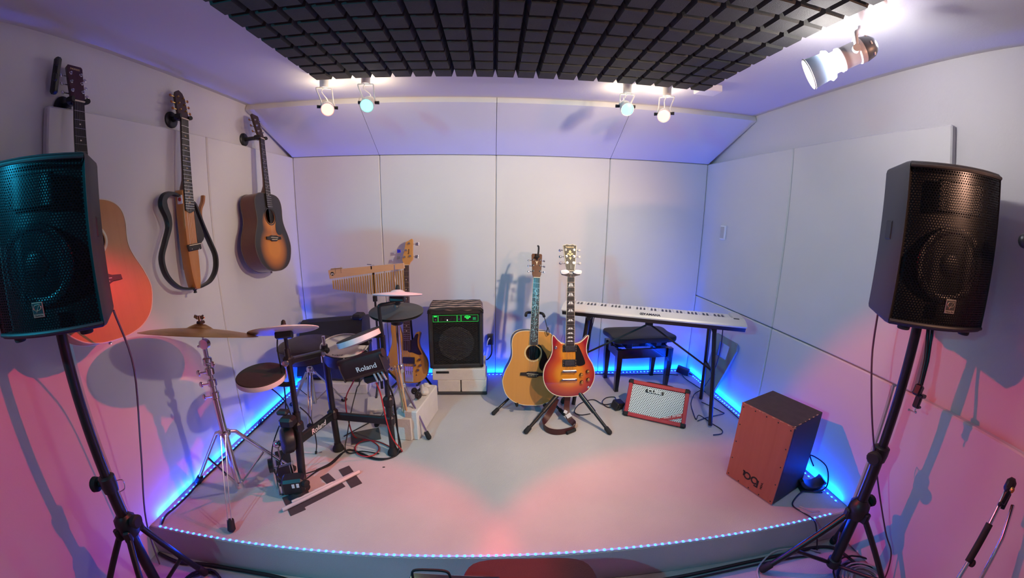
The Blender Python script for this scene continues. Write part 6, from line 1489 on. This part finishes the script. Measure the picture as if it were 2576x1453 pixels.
cable('cable', [(0.604, -1.226, 0.006), (0.655, -1.166, 0.006), (0.692, -1.075, 0.010), (0.732, -1.040, 0.006), (0.800, -1.069, 0.006), (0.892, -1.108, 0.006), (0.978, -1.098, 0.006), (1.013, -1.032, 0.010), (1.000, -1.020, 0.15), (0.990, -1.020, 0.36), (0.960, -1.06, 0.47), (0.93, -1.10, 0.50)], 0.0042, CABLE, 'black cable running on floor from kick pad and up the right rack leg')
cable('cable', [(0.560, -1.400, 0.020), (0.609, -1.238, 0.006), (0.668, -1.168, 0.006), (0.704, -1.056, 0.012), (0.746, -1.047, 0.007), (0.832, -1.097, 0.006), (0.928, -1.120, 0.006), (1.004, -1.069, 0.010), (1.006, -1.030, 0.12), (1.000, -1.025, 0.33), (0.985, -1.075, 0.46)], 0.0036, CABLE, 'second black cable beside the right rack leg, rising behind the module')
cable('cable', [(0.955, -1.150, 0.485), (0.962, -1.120, 0.40), (0.972, -1.105, 0.25), (0.990, -1.085, 0.12), (1.026, -1.047, 0.010), (0.954, -1.008, 0.006), (0.857, -0.953, 0.006), (0.772, -0.949, 0.006), (0.743, -1.005, 0.006), (0.780, -1.078, 0.010), (0.845, -1.103, 0.012), (0.886, -1.066, 0.010), (0.875, -0.999, 0.006), (0.807, -0.948, 0.010), (0.713, -0.920, 0.006), (0.690, -0.93, 0.10), (0.700, -0.96, 0.28), (0.78, -1.02, 0.42), (0.83, -1.06, 0.50)], 0.0036, REDC, 'red cable dropping from the module and coiling on the floor')
cable('cable', [(0.850, -1.09, 0.505), (0.82, -1.03, 0.42), (0.76, -0.92, 0.34), (0.72, -0.84, 0.28), (0.70, -0.90, 0.18), (0.692, -0.98, 0.07), (0.690, -1.03, 0.010), (0.733, -1.073, 0.008), (0.80, -1.06, 0.014), (0.9, -1.07, 0.008)], 0.0034, CABLE, 'thin black cable hanging in a loop below the sound module')
cable('cable', [(0.640, -0.92, 0.012), (0.72, -0.80, 0.012), (0.82, -0.66, 0.006), (0.93, -0.62, 0.006), (0.90, -0.72, 0.006), (0.80, -0.76, 0.006)], 0.0036, CABLE, 'black cable lying on floor behind the right rack leg')
cable('cable', [(0.535, -1.245, 0.77), (0.530, -1.258, 0.70), (0.545, -1.275, 0.60), (0.552, -1.290, 0.48), (0.545, -1.310, 0.38), (0.510, -1.33, 0.32), (0.480, -1.37, 0.22), (0.490, -1.40, 0.12), (0.545, -1.41, 0.075), (0.585, -1.385, 0.095), (0.61, -1.30, 0.05), (0.625, -1.22, 0.010)], 0.0032, CABLE, 'thin black cable from left white cymbal pad down the rack leg')
cable('cable', [(0.440, -1.30, 0.545), (0.500, -1.29, 0.500), (0.560, -1.30, 0.43), (0.585, -1.33, 0.30), (0.530, -1.36, 0.20), (0.500, -1.41, 0.10), (0.560, -1.43, 0.060)], 0.0030, CABLE, 'thin black cable from the left grey pad')
t_ = cable('cable', [(0.600, -1.26, 0.40), (0.612, -1.20, 0.30), (0.580, -1.13, 0.12), (0.545, -1.09, 0.020)], 0.0032, CABLE, 'black cable with loose silver jack plug hanging left of the middle leg')
j = G().cyl((0.545, -1.09, 0.022), (0.540, -1.087, 0.008), 0.0065, None, 10).obj('plug_elbow', BLK, t_); G().cyl((0.541, -1.087, 0.010), (0.572, -1.075, 0.010), 0.0030, None, 10).obj('jack_tip', mat('plug_steel', (0.75, 0.72, 0.70), 0.25, metal=1.0, noise=0.05), t_)
cable('cable', [(0.045, -1.705, 0.006), (0.032, -1.655, 0.012), (0.040, -1.593, 0.012), (0.042, -1.500, 0.010), (0.032, -1.42, 0.006), (0.036, -1.2, 0.006), (0.034, -0.9, 0.006), (0.034, -0.5, 0.006)], 0.0052, CABLE, 'black cable along the left wall beside the blue strip')
q = G().tube([(0.006 * math.cos(a), 0.016 * math.sin(a), 0.018 * math.sin(a * 1.0 + 1.2)) for a in [2 * PI * k / 20 for k in range(20)]], 0.0028, 6, True).tube([(0.006 * math.cos(a) + 0.01, 0.016 * math.sin(a) + 0.014, 0.018 * math.cos(a)) for a in [2 * PI * k / 20 for k in range(20)]], 0.0028, 6, True).obj('cable_loop', CABLE, None)
q.location = (0.038, -0.830, 0.023); tag(q, 'small loop of black wire at the left blue strip', 'cable')
CL = 'cable'
cable('cable', [(-0.010, -1.745, FLOOR + 0.012), (0.121, -1.763, FLOOR + 0.009), (0.239, -1.745, FLOOR + 0.009), (0.366, -1.740, FLOOR + 0.009), (0.492, -1.740, FLOOR + 0.009), (0.609, -1.745, FLOOR + 0.009), (0.729, -1.77, FLOOR + 0.009), (0.9, -1.85, FLOOR + 0.009)], 0.0085, CABLE, 'thick black cable on room floor along the stage step, left side')
cable('cable', [(1.95, -1.79, FLOOR + 0.008), (2.069, -1.775, FLOOR + 0.008), (2.317, -1.765, FLOOR + 0.008), (2.627, -1.752, FLOOR + 0.008), (2.841, -1.753, FLOOR + 0.008), (3.056, -1.758, FLOOR + 0.008), (3.150, -1.800, FLOOR + 0.008), (3.18, -1.90, FLOOR + 0.008)], 0.0075, CABLE, 'thick black cable on room floor along the stage step, right side')
cable('cable', [(1.85, -1.84, FLOOR + 0.006), (2.1, -1.805, FLOOR + 0.006), (2.45, -1.778, FLOOR + 0.006), (2.80, -1.773, FLOOR + 0.006), (3.0, -1.80, FLOOR + 0.006), (3.08, -1.88, FLOOR + 0.006)], 0.0045, CABLE, 'thinner black cable next to the thick one on the right side')
cable('cable', [(2.66, -1.93, FLOOR + 0.006), (2.665, -1.86, FLOOR + 0.006), (2.690, -1.80, FLOOR + 0.006), (2.749, -1.760, FLOOR + 0.010), (2.816, -1.738, FLOOR + 0.025), (2.9, -1.737, FLOOR + 0.02), (2.988, -1.742, FLOOR + 0.006), (3.06, -1.79, FLOOR + 0.006)], 0.0042, GREYC, 'pale cable looping round a foot of the right tripod')
def coil(c, r, turns, m, label, rr=0.0042, seed=1, arc=(0, 1.0)):
    random.seed(seed); P = []
    for k in range(int(turns * 20)):
        a = 2 * PI * k / 20; q = r * (1 + 0.13 * math.sin(a * 0.37 + seed)) + 0.02 * math.sin(k * 0.05)
        P.append((c[0] + q * math.cos(a) + 0.012 * math.sin(a * 0.21), c[1] + q * 0.95 * math.sin(a), FLOOR + 0.005 + 0.008 * (1 + math.sin(a * 0.43 + seed)) + 0.0016 * k / 20))
    return tag(G().tube(P, rr, 7).obj('cable_coil', m), label, 'cable')
coil((3.135, -2.015), 0.085, 7, GREYC, 'coil of pale grey cable on floor behind the right tripod', 0.0042, 2)
coil((3.125, -2.00), 0.110, 3, CABLE, 'coil of black cable round the pale coil behind the right tripod', 0.0045, 5)
coil((0.345, -1.93), 0.070, 4, GREYC, 'coil of pale cable on floor in front of the stage, left of the case', 0.0036, 3)
coil((0.300, -1.86), 0.080, 2, CABLE, 'coil of black cable on floor at the left tripod foot', 0.0050, 8)
# speaker leads
cable('cable', [(0.330, -1.850, 1.040), (0.268, -1.770, 0.80), (0.180, -1.775, 0.45), (0.092, -1.805, 0.12), (0.035, -1.800, FLOOR + 0.01)], 0.0036, mat('grey_violet_cable', (0.12, 0.10, 0.13), 0.5, noise=0.1), 'thin dark cable hanging from the left loudspeaker to the floor')
cable('cable', [(2.880, -1.830, 1.035), (2.905, -1.830, 0.85), (2.955, -1.870, 0.60), (3.04, -1.925, 0.35), (3.145, -1.985, 0.12), (3.195, -2.03, 0.02), (3.195, -2.06, -0.07), (3.165, -2.08, FLOOR + 0.03)], 0.0034, mat('wine_cable', (0.10, 0.04, 0.06), 0.5, noise=0.1), 'thin dark cable hanging from the right loudspeaker to the floor')
# cables round the red amplifier and the keyboard
cable('cable', [(2.380, -0.610, 0.030), (2.337, -0.590, 0.006), (2.314, -0.522, 0.006), (2.363, -0.455, 0.006), (2.430, -0.450, 0.006), (2.400, -0.528, 0.010), (2.318, -0.556, 0.010), (2.267, -0.479, 0.006), (2.205, -0.492, 0.006), (2.135, -0.545, 0.006), (2.088, -0.633, 0.006), (2.119, -0.676, 0.006), (2.190, -0.665, 0.006)], 0.0034, CABLE, 'thin black adapter lead looping on floor left of the red amplifier')
cable('cable', [(2.95, -0.83, 0.640), (2.99, -0.78, 0.48), (3.05, -0.66, 0.28), (3.10, -0.50, 0.08), (3.085, -0.44, 0.008), (3.04, -0.480, 0.006), (2.957, -0.595, 0.006), (2.905, -0.728, 0.006), (2.885, -0.800, 0.006), (2.930, -0.758, 0.010), (2.964, -0.857, 0.006), (2.988, -0.937, 0.006), (2.962, -0.979, 0.006), (2.900, -0.985, 0.006)], 0.0032, CABLE, 'thin black lead from the keyboard curling on floor at the right front leg')
cable('cable', [(2.885, -0.818, 0.006), (2.94, -0.80, 0.008), (2.995, -0.781, 0.006), (3.119, -0.755, 0.006), (3.120, -0.728, 0.006), (3.089, -0.651, 0.006), (3.05, -0.58, 0.006)], 0.0030, CABLE, 'thin black lead on floor between the two right keyboard stand legs')
cable('cable', [(1.60, -0.050, 0.008), (2.0, -0.055, 0.008), (2.4, -0.052, 0.006), (2.599, -0.074, 0.006), (2.807, -0.080, 0.006), (3.015, -0.096, 0.006), (3.09, -0.13, 0.012)], 0.0036, CABLE, 'black lead along the back wall under the bench')
cable('cable', [(3.13, -0.125, 0.010), (3.127, -0.20, 0.006), (3.155, -0.363, 0.006), (3.19, -0.6, 0.006), (3.19, -0.9, 0.006), (3.19, -1.2, 0.006)], 0.0036, CABLE, 'black lead along the right wall beside the blue strip')
cable('cable', [(2.26, -0.37, 0.64), (2.235, -0.38, 0.50), (2.185, -0.36, 0.30), (2.165, -0.33, 0.10), (2.16, -0.30, 0.010), (2.3, -0.15, 0.006)], 0.0030, CABLE, 'thin black lead hanging below the left end of the keyboard')
# foot pedal thing behind the box drum
t = thing('heel_pedal', 'dark curved foot percussion block behind the wooden box drum', 'foot percussion', (3.150, -1.520, 0.0), (0, 0, -0.3))
P = []; n = 16
for k in range(n + 1):
    a = math.radians(200 + 140 * k / n); P.append((0.075 * math.cos(a), 0.082 + 0.075 * math.sin(a)))
P = P + [(x * 0.80, z * 0.80 + 0.020) for x, z in P[::-1]]
G().prism(P, -0.035, 0.035, 0.002).obj('curved_shell', mat('slate_metal', (0.05, 0.05, 0.07), 0.3, metal=0.6, noise=0.1), t, 40)
G().box((0, 0, 0.004), (0.12, 0.085, 0.007), None, 0.002).obj('base', RUB, t, 0)
cable('cable', [(3.200, -1.470, 0.09), (3.19, -1.44, 0.14), (3.215, -1.53, 0.13), (3.205, -1.58, 0.05), (3.16, -1.57, 0.010), (3.094, -1.545, 0.006), (2.998, -1.590, 0.006), (2.964, -1.627, 0.006), (2.984, -1.680, 0.006), (3.00, -1.735, 0.004), (3.02, -1.760, -0.06), (3.05, -1.775, FLOOR + 0.006)], 0.0036, CABLE, 'black lead from behind the box drum over the stage edge')
cable('cable', [(2.994, -1.632, 0.008), (3.028, -1.678, 0.008), (3.068, -1.690, 0.010), (3.042, -1.700, 0.012), (2.995, -1.690, 0.010), (2.975, -1.66, 0.008)], 0.0024, GREYC, 'thin pale wire curl on the stage beside the right end of the front strip')
q = G().box((0, 0, 0.002), (0.013, 0.005, 0.004), None, 0.001).obj('rubber_scrap', RUB, None, 0); q.location = (0.955, -1.175, 0.0); q.rotation_euler = (0, 0, 0.15)
tag(q, 'tiny black scrap lying alone on the stage floor', 'scrap')

# ------------------------------------------------------------------ foreground
WINE = mat('wine_velour', (0.040, 0.006, 0.012), 0.7, noise=0.2, nscale=30, bump=0.2, bscale=200)
t = thing('padded_stool', 'dark wine padded stool at bottom edge in front of the stage', 'stool', (1.655, -2.02, FLOOR), (0, 0, -0.02))
zz = 0.288
g = G(); g.M = Matrix.Translation((0, 0, zz)) @ Matrix.Rotation(-PI / 2, 4, 'X')
g.prism(closed([(-0.19, -0.13), (0.0, -0.15), (0.19, -0.13), (0.225, 0.0), (0.19, 0.13), (0, 0.15), (-0.19, 0.13), (-0.225, 0.0)], 6), -0.05, 0.0, 0.012).obj('seat', WINE, t, 40)
for sx in (-1, 1):
    for sy in (-1, 1): G().tube([(sx * 0.15, sy * 0.09, zz - 0.002), (sx * 0.17, sy * 0.11, 0.0)], 0.012, 10).obj('leg', BLKM, t)
t = thing('glossy_case', 'glossy black case lid reflecting blue lights at bottom edge, left of the wine stool', 'case', (1.42, -2.09, FLOOR), (0, 0, -0.05))
GLOSS = mat('gloss_black', (0.010, 0.006, 0.012), 0.08, coat=0.8, noise=0.1)
G().box((0, 0, 0.22), (0.26, 0.14, 0.44), None, 0.008).obj('case_body', GLOSS, t, 0)
G().box((0, 0, 0.4435), (0.264, 0.144, 0.006), None, 0.002).obj('lid', GLOSS, t, 0)
G().tube(spl([(-0.12, 0.05, 0.446), (-0.12, 0.06, 0.470), (-0.07, 0.06, 0.478), (-0.02, 0.06, 0.474), (-0.01, 0.055, 0.446)], 5), 0.004, 8).obj('handle', RUB, t)

# microphone stand at the right edge
t = thing('microphone_stand', 'chrome microphone boom stand with black grips at the right edge', 'microphone stand', (2.88, -2.42, FLOOR))
o_ = V((2.88, -2.42, FLOOR)); L = lambda *p: V(p) - o_
G().tube([L(3.090, -2.385, 0.600), L(2.905, -2.440, 0.28)], 0.0090, 12).obj('boom', CHR, t)
G().tube([L(3.030, -2.402, 0.500), L(2.965, -2.421, 0.385)], 0.0145, 14).obj('boom_grip', RUB, t)
G().lathe([(0.008, 0.0), (0.013, 0.003), (0.013, 0.016), (0.009, 0.02)], 12, dirM(L(2.968, -2.430, 0.388), (0.8, -0.3, -0.4))).obj('grip_knob', RUB, t)
G().tube([L(3.107, -2.430, 0.560), L(3.044, -2.470, 0.481), L(2.975, -2.500, 0.30), L(2.965, -2.46, FLOOR + 0.05)], 0.0085, 12).obj('upright', CHR, t)
G().tube([L(3.107, -2.391, 0.585), L(3.095, -2.395, 0.535)], 0.015, 14).obj('upright_grip', RUB, t)
cj = G().box(L(3.100, -2.388, 0.612), (0.050, 0.040, 0.050), rzyx(0.2, 0, 0.6), 0.012).cyl(L(3.092, -2.392, 0.600), L(3.070, -2.396, 0.560), 0.015, 0.013, 12).obj('boom_clamp', BLK, t, 40)
G().tube([L(3.080, -2.395, 0.612), L(3.050, -2.398, 0.570)], 0.0022, 8).ball(L(3.080, -2.395, 0.612), 0.006, 10, 6).ball(L(3.048, -2.398, 0.566), 0.0085, 12, 8).obj('clamp_lever', RUB, cj)
G().cyl(L(3.084, -2.402, 0.612), L(3.080, -2.412, 0.612), 0.010, 0.009, 14).obj('clamp_bolt', BRASS, cj)
for a in (100, 220, 340):
    dx = V((math.cos(math.radians(a)), math.sin(math.radians(a)), 0))
    G().tube([L(2.965, -2.46, FLOOR + 0.06) , L(2.965 + dx.x * 0.20, -2.46 + dx.y * 0.20, FLOOR + 0.012)], 0.008, 8).obj('leg', BLKM, t)
q = G().ball((0, 0, 0), 0.022, 20, 12).tube([(0.008, 0, 0.0), (0.060, -0.012, -0.02), (0.12, -0.022, -0.045)], [0.018, 0.016, 0.012], 14).obj('microphone', mat('dark_microphone', (0.05, 0.055, 0.065), 0.4, metal=0.5, noise=0.2), None)
q.location = (3.058, -2.215, 1.334); tag(q, 'dark microphone poking in at the right edge of the picture', 'microphone')
# the boom that carries the microphone, coming in from outside the picture
t = thing('boom_arm', 'black boom arm carrying the microphone at the right edge', 'microphone stand', (3.17, -2.72, FLOOR))
G().tube([(0, 0, 1.44), (0, 0, 0.02)], 0.009, 10).obj('pole', BLKM, t)
G().tube([(3.178 - 3.17, -2.237 + 2.72, 1.289 - FLOOR), (0.003, 0.22, 1.40), (0.0, 0.0, 1.43), (-0.002, -0.14, 1.45)], 0.007, 10).obj('boom', BLKM, t)
G().lathe([(0.062, 0.0), (0.062, 0.012), (0.02, 0.022)], 28).obj('round_base', BLKM, t)

# lettering becomes real mesh
bpy.context.view_layer.update()
dg = bpy.context.evaluated_depsgraph_get()
for o in [o for o in bpy.data.objects if o.type == 'FONT']:
    me = bpy.data.meshes.new_from_object(o.evaluated_get(dg), depsgraph=dg)
    n = bpy.data.objects.new('lettering', me); COL.objects.link(n)
    n.parent = o.parent; n.location = o.location; n.rotation_euler = o.rotation_euler; n.scale = o.scale
    cu = o.data; bpy.data.objects.remove(o); bpy.data.curves.remove(cu)
